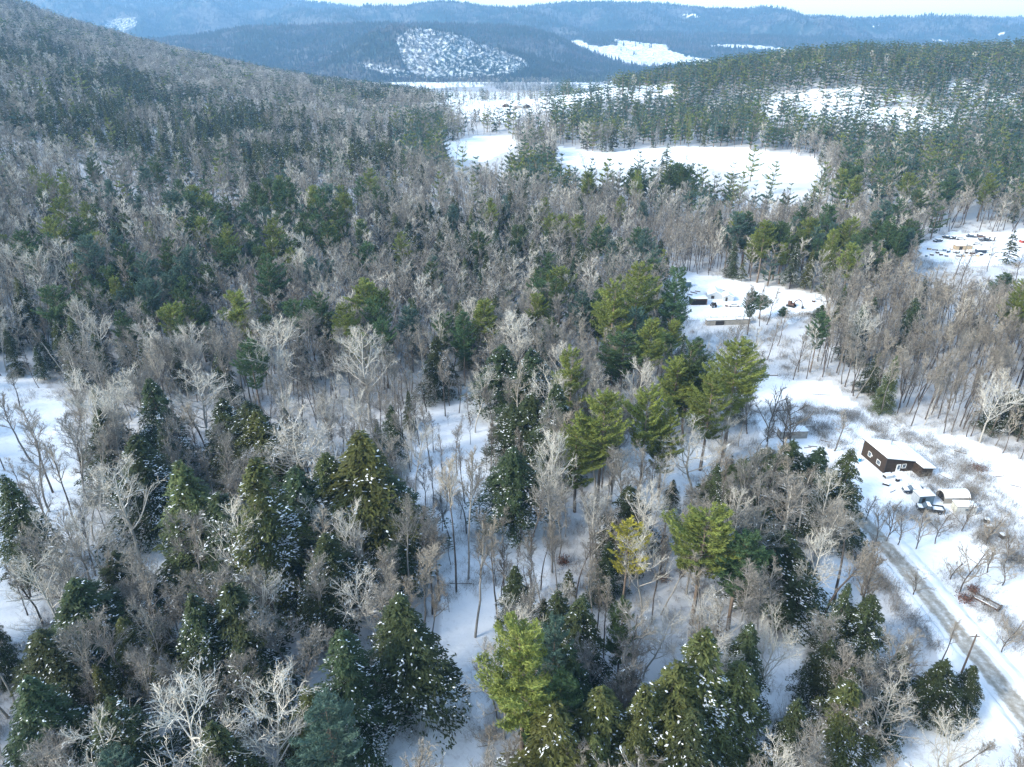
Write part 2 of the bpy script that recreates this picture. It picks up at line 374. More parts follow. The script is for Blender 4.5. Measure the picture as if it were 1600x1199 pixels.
kn, ks = ridge('rocky_knob', 'snowy rocky knob rising from the valley floor', 3150, [(470,128),(520,112),(560,100),(600,78),(622,56),(640,46),(665,42),(690,44),(730,54),(770,72),(800,80),(840,98),(880,112),(930,128)], 420, 500, -92, 33, 26, 16,
      patches([[(618,62),(640,44),(690,42),(735,58),(775,76),(815,90),(830,104),(790,118),(740,122),(690,124),(650,122),(630,100)], [(558,98),(600,100),(640,112),(640,124),(600,118),(570,108)]], .54), 360, 90)

# ------------------------------------------------------------------ tree shapes
def quads(c, ax, up, L, W, rng):
    """leaf-like kites: centre c, long axis ax, side up x ax"""
    side = np.cross(ax, up); side /= np.linalg.norm(side, axis=1, keepdims=True)+1e-9
    a = c-ax*L[:, None]*.5; d = c+ax*L[:, None]*.5; m = c-ax*L[:, None]*.05
    V = np.stack([a, m+side*W[:, None]*.5, d, m-side*W[:, None]*.5], 1)
    return V
def unit(v): return v/(np.linalg.norm(v, axis=-1, keepdims=True)+1e-9)
def tubes(segs, sides=4):
    """segs: list of (p0, p1, r0, r1)"""
    A = np.array([s[0] for s in segs]); B = np.array([s[1] for s in segs]); r0 = np.array([s[2] for s in segs]); r1 = np.array([s[3] for s in segs])
    d = unit(B-A); q = unit(np.cross(d, np.where(np.abs(d[:, 2:3]) < .9, [[0, 0, 1.]], [[1., 0, 0]]))); e = np.cross(d, q)
    th = np.arange(sides)*2*math.pi/sides
    ring = lambda P, r: P[:, None]+r[:, None, None]*(q[:, None]*np.cos(th)[None, :, None]+e[:, None]*np.sin(th)[None, :, None])
    V = np.concatenate([ring(A, r0), ring(B, r1)], 1)
    n = len(segs); base = (np.arange(n)*2*sides)[:, None]
    F = np.concatenate([np.stack([base[:, 0]+i, base[:, 0]+(i+1) % sides, base[:, 0]+sides+(i+1) % sides, base[:, 0]+sides+i], 1) for i in range(sides)])
    return V.reshape(-1, 3), F
def conifer(seed, H, Rr, kind, n_br, per, leaf, snow_n, low=.08):
    """returns dict part -> (V, F, tint): crown sprays, snow clumps, trunk and limbs"""
    rng = np.random.default_rng(seed)
    t = low+(1-low)*np.sort(rng.random(n_br))**(.8 if kind == 'hem' else .9)
    if kind == 'pine':
        k = np.linspace(low, .97, max(6, n_br//9)); t = np.clip(rng.choice(k, n_br)+rng.normal(0, .006, n_br), low, .985)
    az = rng.random(n_br)*2*math.pi
    tt = (t-low)/(1-low)
    lob = 1+.22*np.sin(az*2+seed)+.15*np.sin(az*3+seed*2)
    if kind == 'hem': Lb = Rr*(1-tt)**.80*(.45+.55*np.minimum(1, (tt+.12)/.2))*lob*rng.uniform(.62, 1.22, n_br)+.3
    else:
        Lb = Rr*(1-tt)**.55*np.minimum(1, .45+tt*2.2)*lob*rng.uniform(.5, 1.25, n_br)+.3
    # missing limbs: gaps
    keep = vn(az*1.3+seed*7.7, t*9., seed) > (.16 if kind == 'hem' else .30)
    t, az, Lb = t[keep], az[keep], Lb[keep]; nb = len(t)
    br = np.repeat(np.arange(nb), np.maximum(3, (per*(Lb/Rr)**1.15*1.5).astype(int)))
    n = len(br); s = rng.random(n)**(.62 if kind == 'hem' else .42)
    dirx = np.stack([np.cos(az[br]), np.sin(az[br]), 0*az[br]], 1); lat = np.stack([-np.sin(az[br]), np.cos(az[br]), 0*az[br]], 1)
    l = Lb[br]; side = rng.normal(0, 1, n)*(.13 if kind == 'hem' else .12)*l*(1.05-.4*s)
    if kind == 'hem': zz = t[br]*H+l*s*.12-.42*l*s*s+rng.normal(0, .16, n)
    else: zz = t[br]*H+l*s*(.18+.45*(t[br]))-.10*l*s*s+rng.normal(0, .13, n)+.25*l*s**3
    c = dirx*(l*s)[:, None]+lat*side[:, None]; c[:, 2] = zz
    if kind == 'hem':
        ax = unit(dirx+lat*rng.normal(0, .7, n)[:, None]+np.array([0, 0, -.55])+rng.normal(0, .3, (n, 3)))
        up = unit(np.array([0, 0, 1.])+dirx*.5+rng.normal(0, .55, (n, 3)))
        V = quads(c, ax, up, leaf*rng.uniform(.7, 1.5, n), leaf*.40*rng.uniform(.7, 1.3, n), rng)
    else:
        ax = unit(dirx*.8+lat*rng.normal(0, .8, n)[:, None]+np.array([0, 0, .35])+rng.normal(0, .4, (n, 3)))
        up = unit(rng.normal(0, 1, (n, 3))+np.array([0, 0, .8]))
        V = quads(c, ax, up, leaf*rng.uniform(.8, 1.6, n), leaf*.26*rng.uniform(.7, 1.3, n), rng)
    tint = np.repeat(np.clip(.5+.5*(vn(c[:, 0]*.9+50, c[:, 1]*.9+c[:, 2]*.7+50, seed)-.5)+rng.normal(0, .17, n), 0, 1), 4)
    F = np.arange(n*4).reshape(-1, 4)
    out = {'crown': (V.reshape(-1, 3), F, tint)}
    if snow_n:
        w_ = (.05+np.clip(vn(c[:, 0]*.7+30, c[:, 2]*.5+c[:, 1]*.7+30, seed+3)-.3, 0, 1))*(1.1-t[br])**1.2*(s > .25)*(.02+rng.random(nb)**3)[br]
        pk = rng.choice(n, min(snow_n, n), replace=False, p=w_/w_.sum()) if (w_ > 0).sum() > snow_n else np.arange(min(n, snow_n))
        k = len(pk); cs = c[pk]+np.array([0, 0, .12])
        ax = unit(dirx[pk]+lat[pk]*rng.normal(0, .8, k)[:, None]+rng.normal(0, .25, (k, 3))); up = unit(np.array([0, 0, 1.])+rng.normal(0, .3, (k, 3)))
        Vs = quads(cs, ax, up, leaf*rng.uniform(.4, 1.15, k), leaf*rng.uniform(.2, .48, k), rng)
        top = Vs.mean(1, keepdims=True)+np.array([0, 0, .07]); Vs = np.concatenate([Vs, top], 1)
        b = (np.arange(k)*5)[:, None]
        Fs = np.concatenate([b+np.array([[i, (i+1) % 4, 4]]) for i in range(4)])
        out['snow'] = (Vs.reshape(-1, 3), Fs, None)
    bend = rng.normal(0, .012*H, (6, 2)); bend[0] = 0; bend = np.cumsum(bend*.35, 0)
    hs = np.linspace(0, .97, 6)*H; r = .014*H*(1-np.linspace(0, .95, 6))+.02
    pts = [np.array([bend[i, 0], bend[i, 1], hs[i]]) for i in range(6)]
    segs = [(pts[i], pts[i+1], r[i], r[i+1]) for i in range(5)]
    Vt, Ft = tubes(segs, 7)
    lim = []
    for i in rng.choice(nb, min(nb, 60 if per > 15 else 8), replace=False):
        d = np.array([math.cos(az[i]), math.sin(az[i]), .0]); z0_ = t[i]*H; e = d*Lb[i]*.8
        e[2] = Lb[i]*.8*(-.2 if kind == 'hem' else .3); p0 = np.array([0, 0, z0_])
        lim.append((p0, p0+e, .012*Lb[i]+.02, .01))
    for i in range(10 if kind == 'pine' else 6):     # dead snags under the crown
        a = rng.random()*6.28; z0_ = rng.uniform(.15 if kind == 'pine' else .05, low+.05)*H; l_ = rng.uniform(.5, 2.2)
        p0 = np.array([0, 0, z0_]); lim.append((p0, p0+np.array([math.cos(a)*l_, math.sin(a)*l_, rng.uniform(-.2, .5)]), .035, .012))
    Vl, Fl = tubes(lim, 3)
    out['trunk'] = (np.concatenate([Vt, Vl]), np.concatenate([Ft, Fl+len(Vt)]), None)
    return out
def broad(seed, H, spread, first, nl, nb, nt_, nm, tw, rise=.8, lean=0):
    """leafless tree: trunk, limbs, branches as tubes; twigs as slivers"""
    rng = np.random.default_rng(seed); tr = []; li = []; tg = []
    def walk(p, d, L, r0, r1, n, bend, up, store):
        pts = [p]; rs = np.linspace(r0, r1, n+1)
        for i in range(n):
            d = unit(d+rng.normal(0, bend, 3)+np.array([0, 0, up])); q = p+d*L/n
            store.append((p, q, rs[i], rs[i+1])); p = q; pts.append(p)
        return pts, d
    rt = .007*H+.035
    tp, dd = walk(np.zeros(3), unit(np.array([rng.normal(0, .05), rng.normal(0, .05), 1])), H*.82, rt, .045, 9, .07, .12, tr)
    tp = np.array(tp)
    def at(pts, f):
        k = min(len(pts)-2, int(f*(len(pts)-1))); g = f*(len(pts)-1)-k
        return pts[k]*(1-g)+pts[k+1]*g, unit(pts[k+1]-pts[k])
    a0 = rng.random()*6.28
    for i in range(nl):
        f = first+(1-first)*(i+.5*rng.random())/nl; p, d = at(tp, f); a = a0+i*2.4+rng.normal(0, .3); a0 += .1
        ll = spread*(1.05-.55*((f-first)/(1-first))**1.5)*rng.uniform(.7, 1.15)
        o = unit(np.array([math.cos(a), math.sin(a), 0])+d*rise*rng.uniform(.6, 1.5)); r_ = max(.05, rt*.52*(1-f)+.045)
        lp, ld = walk(p, o, ll, r_, .03, 5, .16, .10, li); lp = np.array(lp)
        for j in range(nb):
            f2 = .22+.75*(j+rng.random()*.8)/nb; p2, d2 = at(lp, f2); sd = unit(rng.normal(0, 1, 3)); sd = unit(sd-d2*(sd@d2))
            l2 = ll*.48*(1.15-f2*.7)*rng.uniform(.6, 1.2)
            bp_, bd = walk(p2, unit(d2*.8+sd*.75+np.array([0, 0, .25])), l2, .034, .018, 3, .16, .06, li); bp_ = np.array(bp_)
            for k in range(nt_):
                f3 = .15+.85*(k+rng.random())/nt_; p3, d3 = at(bp_, min(f3, .98)); s3 = rng.normal(0, 1, 3)
                d4 = unit(d3*.9+unit(s3)*.8+np.array([0, 0, .25])); l3 = l2*.5*rng.uniform(.5, 1.2)+.25
                q = p3+d4*l3; tg.append((p3, q, tw))
                for m_ in range(nm):
                    f4 = rng.uniform(.25, .9); pp = p3+d4*l3*f4; s4 = unit(rng.normal(0, 1, 3)); tg.append((pp, pp+unit(d4*.8+s4*.8+np.array([0, 0, .2]))*l3*rng.uniform(.3, .7), tw*.8))
    Vt, Ft = tubes(tr, 6); Vl, Fl = tubes(li, 3)
    A = np.array([x[0] for x in tg]); B = np.array([x[1] for x in tg]); W = np.array([x[2] for x in tg])
    sd = unit(np.cross(B-A, rng.normal(0, 1, A.shape)))*W[:, None]*.5
    Vg = np.stack([A-sd, A+sd, B+sd*.5, B-sd*.5], 1).reshape(-1, 3); Fg = np.arange(len(A)*4).reshape(-1, 4)
    return {'trunk': (Vt, Ft, None), 'branches': (np.concatenate([Vl, Vg]), np.concatenate([Fl, Fg+len(Vl)]), None)}
PART_MAT = {}
def part_mesh(nm, dat, m):
    V, F, tint = dat
    return mesh(nm, V, F, [m], attrs={'tint': ('FLOAT', tint.astype(np.float32))} if tint is not None else None)
def joined(nm, P, mats):
    """one mesh of all the parts, for the mass of far trees"""
    V = []; F = []; mi = []; tn = []; n = 0; ms = []
    for k, (pn, m) in enumerate(mats):
        v, f, t = P[pn]
        if f.shape[1] == 3: f = np.concatenate([f, f[:, 2:3]], 1)
        if f.shape[1] == 3: pass
        V.append(v); F.append(f+n); mi.append(np.full(len(f), k)); tn.append(t if t is not None else np.full(len(v), .5)); n += len(v); ms.append(m)
    V = np.concatenate(V); F = np.concatenate(F); mi = np.concatenate(mi); tn = np.concatenate(tn)
    faces = [tuple(a) if a[2] != a[3] else tuple(a[:3]) for a in F.tolist()]
    return mesh(nm, V, faces, ms, mi, attrs={'tint': ('FLOAT', tn.astype(np.float32))})
#  prototypes: kind -> list of dict(parts -> mesh, H, R)
PRO = {}
def reg(kind, P, mats, H, Rr):
    PRO.setdefault(kind, []).append(dict(parts=[(pn, P.setdefault('me_'+pn, part_mesh(kind+'_'+pn, P[pn], m) if 'me_'+pn not in P else None), m) for pn, m in mats if pn in P], H=H, R=Rr))
for s in range(5):
    P = conifer(11+s, 20, 4.6, 'hem', 330, 84, .36, 2400 if s % 2 else 1100, .05+.03*s)
    reg('hem', P, [('trunk', M['bark']), ('crown', M['hem']), ('snow', M['snowtree'])], 20, 3.9)
    if s < 3: reg('hem_y', P, [('trunk', M['bark']), ('crown', M['hem_y']), ('snow', M['snowtree'])], 20, 4.0)
for s in range(4):
    P = conifer(41+s, 22, 4.2, 'pine', 170, 130, .42, 90, .30+.06*s)
    reg('pine', P, [('trunk', M['barkp']), ('crown', M['pine'])], 22, 4.3)
    reg('pine_l', P, [('trunk', M['barkp']), ('crown', M['pine_l'])], 22, 4.3)
    reg('pine_b', P, [('trunk', M['barkp']), ('crown', M['pine_b'])], 22, 4.3)
P = conifer(47, 22, 4.8, 'pine', 90, 60, .62, 0, .45); reg('pine_y', P, [('trunk', M['barkp']), ('crown', M['pine_y'])], 22, 4.8)
for s in range(5):
    P = broad(61+s, 20, 3.7, .38+.05*s, 16, 7, 7, 2, .032, rise=1.35)
    reg('bare', P, [('trunk', M['barkg']), ('branches', M['twig'])], 20, 3.9)
    P = broad(71+s, 20, 6.0, .28+.05*s, 15, 7, 7, 2, .032)
    if s < 3: reg('barew', P, [('trunk', M['twigw']), ('branches', M['twigw'])], 20, 5.6)
for s in range(5):
    P = broad(81+s, 20, 2.9, .46+.05*s, 14, 6, 6, 2, .034, rise=1.5)
    reg('slim', P, [('trunk', M['barkg' if s % 2 else 'bark']), ('branches', M['sap'])], 20, 3.0)
for s in range(3):
    P = broad(101+s, 6, 2.6, .18, 9, 5, 5, 1, .03, rise=.9)
    reg('small', P, [('trunk', M['bark']), ('branches', M['sap'])], 6, 2.4)

# ------------------------------------------------------------------ trees placed one by one: kind, crown-top column, top row, foot row, crown width (px), label
NAMES = {'hem': ('hemlock_tree', 'hemlock'), 'hem_y': ('hemlock_tree', 'hemlock'), 'pine': ('pine_tree', 'pine'), 'pine_l': ('pine_tree', 'pine'), 'pine_b': ('pine_tree', 'pine'), 'pine_y': ('pine_tree', 'pine'),
         'bare': ('bare_tree', 'bare tree'), 'barew': ('bare_tree', 'bare tree'), 'slim': ('slender_tree', 'slender tree'), 'small': ('young_tree', 'young tree')}
SPOTS = []   # x, y, z, kind, variant, sxy, sz, rz, tilt, label
def height_for(p, vt):
    lo, hi = .5, 60.
    for k in range(30):
        m = (lo+hi)/2
        if proj(p[0], p[1], p[2]+m)[1] > vt: lo = m
        else: hi = m
    return (lo+hi)/2
rg = random.Random(5)
HAND = []
def put(kind, ut, vt, vb, wpx, label=None, var=None):
    ub = ut
    for k in range(6):
        p = G(ub, vb); h = height_for(p, vt); ut2 = proj(p[0], p[1], p[2]+h)[0]; ub += (ut-ut2)*.8
    pr = PRO[kind]; var = rg.randrange(len(pr)) if var is None else var
    d = proj(p[0], p[1], p[2]+h*.4)[2]; s = wpx*(.86 if kind.startswith('pine') else 1.2)*d/FPX/2/pr[var]['R']
    HAND.append((p[0], p[1], max(1.8, wpx*d/FPX*.33)))
    if kind == 'pine_y' or label and 'lone full' in label: HAND.append((p[0], p[1]-5, 5.5)); HAND.append((p[0], p[1]-10, 5))
    SPOTS.append([p[0], p[1], p[2], kind, var, s, h/pr[var]['H'], rg.random()*6.28, 0., label])
exec_list = []
LIST = """
hem|115|905|1050|125|dark green hemlock with olive top standing in the lower left corner group
hem|60|985|1120|120|broad hemlock at the lower left edge below the snow gap
hem_y|188|965|1075|75|small olive hemlock between two broad ones in the lower left
hem_y|243|975|1080|72|narrow yellow-green hemlock above the spreading snowy bare tree
hem|300|928|1100|105|green hemlock with snow flecks left of a twin hemlock in the lower left
hem|357|912|1085|130|wide snow-flecked hemlock right end of the lower left group
hem_y|278|720|905|125|tall hemlock with glowing yellow-green pointed top at left centre
hem|340|770|925|140|dark snowy hemlock behind the yellow topped one
hem_y|397|716|935|135|tall pale olive hemlock with dark trunk foot showing on snow
hem|508|834|985|105|slim snow-sprinkled hemlock standing alone below the great olive one
hem_y|562|675|872|165|largest olive topped hemlock in the middle left of the wood
hem_y|508|708|865|110|left shoulder hemlock joined to the largest olive one
hem|610|745|885|110|dark hemlock on the right flank of the largest olive one
hem|460|730|880|110|
hem|623|930|1115|130|full dark hemlock alone beside the open snow gap
hem|532|985|1172|120|dark pointed hemlock leaning left of the lone full one at the snow gap
hem_y|478|1070|1210|70|small olive tipped hemlock at the lower edge
pine_b|505|1092|1270|140|soft blue-green pine at the bottom edge left of the snow gap
hem|178|862|965|85|very snowy dark hemlock above the lower left group
hem|4|742|905|80|dark hemlock cut by the left edge halfway down
hem|210|680|825|105|dark hemlock right of the leaning bare tree at the left
hem|232|592|735|85|pointed hemlock with olive tip on the snow edge far left
hem|155|640|760|80|
hem|345|622|745|80|
hem|385|628|760|95|
hem_y|400|640|770|80|
hem|612|845|932|55|small hemlock among thin trunks right of the great olive one
hem|801|700|838|90|snow-laden hemlock by itself among thin trunks in the centre
hem|832|615|720|85|
hem|800|632|715|70|
hem|785|538|650|80|
hem|832|545|668|90|
hem|682|525|620|55|
hem|870|600|740|80|
pine_l|893|545|705|75|bright green pine with long pale trunk in the centre
pine_l|945|612|800|95|bright yellow-green pine with three pale stems in the centre right
pine_l|905|650|800|90|lower bright pine leaning against the three stemmed one
pine_l|1015|605|785|75|light green pine with tall bare pale trunk right of centre
pine_l|1045|625|780|70|second light green pine beside the tall bare pale trunk
barew|1100|635|775|125|wide pale bare tree right of the light green pines
pine_y|985|815|965|85|golden yellow pine standing on snow below centre
hem|985|760|870|80|dark rounded hemlock just above the golden pine
pine_l|1108|795|975|130|pale airy pine right of the golden one
pine|1165|835|985|110|
hem|1228|830|945|120|dense black-green hemlock with bright snow flecks left of the road
hem_y|1165|718|800|100|olive hemlock on the edge right of the snow glade
hem|1240|688|805|85|
hem|1283|698|800|80|
hem|1332|700|850|70|dark hemlock nearest to the brown house
hem|1200|700|790|80|
pine_l|1000|412|562|88|tall dark pine at the top of the right hand pine group
pine|1060|418|560|75|layered pine on the edge of the machinery clearing
pine_l|1158|533|715|105|big layered pine at the right end of the pine group by the yard
pine|1085|535|695|90|
pine_l|1020|500|640|75|
pine_l|1115|585|735|85|
pine_l|960|440|580|75|
pine_l|1060|560|700|90|
pine|975|520|640|90|
pine_l|815|985|1235|165|huge yellow-green pine at the bottom centre beside the snow gap
pine_b|868|965|1150|85|bluish pine behind the huge yellow-green one
hem|872|922|1065|72|dark narrow hemlock left one of a pair below centre
hem|910|930|1095|85|dark narrow hemlock right one of a pair below centre
pine|975|938|1090|70|thin pine with bare leaning trunk beside the hemlock pair
hem|890|1010|1150|100|snow-flecked hemlock under the dark pair
hem|980|1040|1135|65|
hem_y|1105|983|1215|140|large olive hemlock at bottom right of centre
hem_y|1060|1035|1240|150|
hem_y|1160|1035|1200|120|
hem|1175|975|1140|80|
hem_y|940|1075|1260|140|
hem_y|870|1100|1290|150|
hem_y|1010|1070|1260|110|
hem_y|1332|1066|1205|110|olive topped hemlock in the snowy thicket beside the road
hem|1365|930|1060|85|snow-crusted hemlock at the top of the roadside thicket
hem|1300|1000|1110|55|
bare|1325|940|1090|90|
bare|1420|960|1110|90|
hem|1415|1010|1110|50|
bare|1380|1000|1150|80|
bare|1455|1000|1130|80|
bare|1290|1050|1190|80|
hem|1250|1090|1220|60|
hem|1524|1040|1112|50|small dark hemlock next to the utility pole by the road
hem|1480|1030|1125|65|
hem|1385|1080|1160|55|
hem_y|930|1150|1300|100|
hem|1085|1110|1290|130|
hem|40|1060|1230|120|
hem|170|1090|1260|110|
hem|330|1130|1290|120|
barew|245|1060|1270|210|wide spreading bare tree with snow on its limbs at the bottom left
barew|372|1062|1265|150|pale upright bare tree right of the wide spreading one at the bottom
barew|120|1095|1280|140|bare tree with forked pale limbs in the bottom left corner
bare|20|1100|1270|120|
barew|122|590|765|110|white stemmed bare tree on the left snow gap
barew|165|700|885|150|leaning bare tree with fan of pale branches at the left
barew|252|630|735|75|small star shaped bare tree between hemlocks at left
barew|470|630|800|160|wide pale bare crown above the great olive hemlock left side
barew|530|650|800|150|
barew|300|560|700|130|wide flat topped bare tree with long pale limbs at left
bare|335|700|830|90|
barew|415|475|640|110|
barew|560|490|660|110|
barew|640|640|770|70|
bare|1210|770|950|110|
bare|1250|740|900|110|tangled bare tree between the dark hemlock and the house yard
bare|1290|760|930|100|
barew|1165|760|900|60|small white bare tree right of the olive hemlock
barew|1215|925|1110|100|
barew|1225|1140|1290|110|snow-edged bare tree at the bottom between two hemlock groups
barew|1020|930|1060|90|
barew|1130|900|1060|110|
bare|60|880|1010|130|
bare|20|640|800|70|
bare|1000|900|1100|100|
slim|735|760|996|62|straight thin bare tree standing alone in the snow gap left of its twin
slim|777|790|972|50|thin dark bare tree in the snow gap right of its twin
slim|700|640|925|55|
slim|722|630|905|55|
slim|665|800|960|55|
slim|650|850|1000|60|
slim|790|830|960|50|
slim|850|830|950|40|
slim|880|810|965|45|
slim|905|820|950|45|
slim|940|850|1010|40|
slim|955|880|1030|40|
slim|1345|790|945|70|
slim|1320|830|985|70|
slim|1375|830|930|50|
slim|1050|820|960|50|
slim|30|620|770|50|
slim|62|660|830|50|
slim|5|600|720|50|
slim|90|620|740|45|
small|1365|770|812|30|
small|1407|770|846|42|small fruit tree with dark stem in front of the pickup
small|1420|795|852|40|
small|1450|800|858|46|
small|1478|800|850|46|
small|1497|870|905|48|
small|1530|845|925|62|round bare fruit tree above the broken trailer
small|1580|880|915|50|
small|1560|850|895|55|
small|1590|960|1020|46|
small|1440|890|930|46|
small|1520|780|830|40|
small|1560|800|850|46|
small|1590|830|880|46|
slim|1500|955|1045|34|
small|1385|790|850|42|
small|1215|600|690|60|
small|1250|610|700|55|
small|1235|640|705|55|
slim|1322|628|705|40|dead looking tree at the left corner of the brown house
slim|1205|655|705|26|
slim|1190|660|712|30|
hem|1530|492|524|44|lone dark hemlock in the tan wood at the upper right
pine|1575|428|482|60|dark pine at the right edge above the tan wood
hem|1590|610|672|60|dark conifer at the right edge beside the yard
pine|1192|462|498|38|round pine at the near edge of the machinery clearing
pine|1225|480|506|24|
hem|1286|476|500|20|
"""
for ln in LIST.strip().splitlines():
    a = ln.split('|'); put(a[0], float(a[1]), float(a[2]), float(a[3]), float(a[4]), a[5] or None)

def path(pts, n=260):
    P = np.array([G(u, v)[:2] for u, v in pts]); t = np.concatenate([[0], np.cumsum(np.linalg.norm(np.diff(P, axis=0), axis=1))]); s = np.linspace(0, t[-1], n)
    Q = np.stack([np.interp(s, t, P[:, 0]), np.interp(s, t, P[:, 1])], 1); k = 21
    return np.stack([np.convolve(np.pad(Q[:, i], k//2, 'edge'), np.ones(k)/k, 'valid') for i in (0, 1)], 1)
ROADC = path([(1760, 1330), (1640, 1168), (1585, 1098), (1530, 1030), (1490, 983), (1450, 933), (1410, 884), (1368, 836), (1330, 795), (1285, 768), (1240, 752), (1170, 735)])
# ------------------------------------------------------------------ the rest of the wood
rn = np.random.default_rng(77)
def fill():
    out = []
    for (y0, y1, cell) in ((28, 330, 3.7), (330, 800, 5.0), (800, 1450, 5.6), (1450, 2500, 12.), (2500, 3150, 17.)):
        ys = np.arange(y0, y1, cell); W = 1.0
        for y in ys:
            hw = (y+70)*.86
            xs = np.arange(-hw, hw, cell); n = len(xs)
            j_ = .5 if y < 330 else 2.5
            out.append(np.stack([xs+rn.uniform(-j_, j_, n)*cell, y+rn.uniform(-j_, j_, n)*cell, np.full(n, cell)], 1))
    P = np.concatenate(out); x, y = P[:, 0], P[:, 1]; z = T(x, y); u, v, d = proj(x, y, z)
    ok = ~anyp(u, v, OPEN); ledge = anyp(u, v, OPEN[7:9]); ok |= ledge & (fbm(x/35, y/18, 88, 3) > .52) & (rn.random(len(x)) < .75)
    ok |= anyp(u, v, OPEN[2:4]) & (np.abs(fbm(x/160, y/60, 89, 2)-.5) < .03)
    thin = anyp(u, v, THIN); tc_ = inpoly(u, v, [(640,600),(800,640),(870,830),(980,860),(980,990),(850,960),(700,1000),(640,960)]); ok &= ~(thin & (rn.random(len(x)) > np.where(tc_, .62, np.where(u < 150, .32, .15)))); ok &= anyp(u, v, SLIMP) | (y > 800) | (rn.random(len(x)) < np.where((y < 170) & ~tc_, .55, .76))
    ok &= np.array([np.hypot(ROADC[:, 0]-a, ROADC[:, 1]-b).min() > 4.5 if 60 < b < 170 and 30 < a < 110 else True for a, b in zip(x, y)])
    near = y < 330
    for hx, hy, hr in HAND:
        m = near & ((x-hx)**2+(y-hy)**2 < hr*hr); ok &= ~m
    vt = proj(x, y, z+15)[1]; vm = proj(x, y, z+8)[1]
    hard = [OPEN[k] for k in (0, 1, 4, 5, 6)]; soft = [OPEN[k] for k in (2, 3, 7, 8)]
    hit = np.zeros(len(x), bool)
    for h_ in (3, 6, 9, 12, 15, 18):
        a_, b_, _ = proj(x, y, z+h_); hit |= anyp(a_, b_, hard)
    ok &= ~(hit & (y > 75) & (rn.random(len(x)) < np.where(y > 350, .985, .95)))
    ok &= ~((anyp(u, vt, soft) | anyp(u, vm, soft)) & (rn.random(len(x)) < .65))
    # keep the valley beyond 1.3 km patchy: fields along the river
    fieldy = (fbm(x/260, y/90, 61, 3) > .48) & (y > 1450) & (u > 560)
    hedge = np.abs(fbm(x/300, y/110, 64, 2)-.5) < .022; ok &= ~(fieldy & ~hedge)
    x, y, z, u, v, d, thin = [q[ok] for q in (x, y, z, u, v, d, thin)]
    n = len(x); r = rn.random(n)
    inh = anyp(u, v, HEMP); inp = anyp(u, v, PINP); ins = anyp(u, v, SLIMP)
    ph = .08+.30*ss(.52, .62, fbm(x/30, y/30, 5, 3)); pp = .05+.15*ss(.55, .65, fbm(x/38, y/38, 15, 3))
    ph = np.where(inh, np.where(v < 340, .08+.85*ss(.36, .44, fbm(x/30, y/30, 66, 2)), .5), ph); pp = np.where(inp, np.where((v > 330) & (u < 600), .34, .70), pp); ph = np.where(inp, .10, ph); pp = np.where(inh, .04, pp)
    ph = np.where(ins, .012, ph); pp = np.where(ins, .012, pp); ps = np.where(ins, .95, .34)
    ph = np.where(thin, .03, ph); pp = np.where(thin, .02, pp); ps = np.where(thin, .9, ps)
    nearp = (v > 610) & (u > -40) & (u < 1480); ph = np.where(nearp & ~thin, np.where(inh, .16, .05), ph); pp = np.where(nearp, .004, pp)
    edge_ = (u >= 1400) & (v > 560); ph = np.where(edge_, .01, ph); pp = np.where(edge_, 0., pp)
    left = (u < 620) & (v < 260) & ~inh; ph = np.where(left, .02+.50*ss(.53, .57, fbm((x+y)/58, (y-x)/26, 6, 3)), ph); kn_ = (u > 870) & (v < 225); pp = np.where(inp & kn_, .86, pp)
    kind = np.where(r < ph, 0, np.where(r < ph+pp, 1, np.where(rn.random(n) < ps, 3, 2)))
    hh = np.where(kind == 0, np.where(inh & (v < 340), rn.uniform(13, 20, n), rn.uniform(9, 19, n)), np.where(kind == 1, rn.uniform(15, 24, n), np.where(kind == 2, rn.uniform(17, 25, n), rn.uniform(15, 24, n))))
    und = (rn.random(n) < .13) & (kind >= 2) & ~ins & ~thin & (u < 1180) & (v > 330) & (v < 1000) & ((fbm(x/22, y/22, 45, 2) > .44)); kind = np.where(und, 0, kind); hh = np.where(und, rn.uniform(5, 11, n), hh)
    hh = np.where(ins & (kind == 3), rn.uniform(14, 21, n), hh); hh = np.where(thin, rn.uniform(4, 19, n), hh); hh = hh*(.72+.5*fbm(x/45, y/45, 93, 3))*np.where(y > 700, .88, 1)
    # crowns hang over the open ground only where the wood's edge is: thin the conifers' neighbours
    keep = np.ones(n, bool)
    cell = 7.; key = {}
    big = np.where(kind < 2)[0]
    order = big[np.argsort(-hh[big])]
    for i in order:
        k = (int(x[i]//cell), int(y[i]//cell)); c = 0
        for a in (-1, 0, 1):
            for b in (-1, 0, 1):
                for j in key.get((k[0]+a, k[1]+b), ()):
                    if (x[i]-x[j])**2+(y[i]-y[j])**2 < (4.6 if y[i] < 900 else 5.5)**2: c = 1; break
                if c: break
            if c: break
        if c: keep[i] = False
        else: key.setdefault(k, []).append(i)
    return [q[keep] for q in (x, y, z, u, v, d, kind, hh, thin)]
x, y, z, u, v, d, kind, hh, thin = fill()
print('fill', len(x), [int((kind == k).sum()) for k in range(4)])
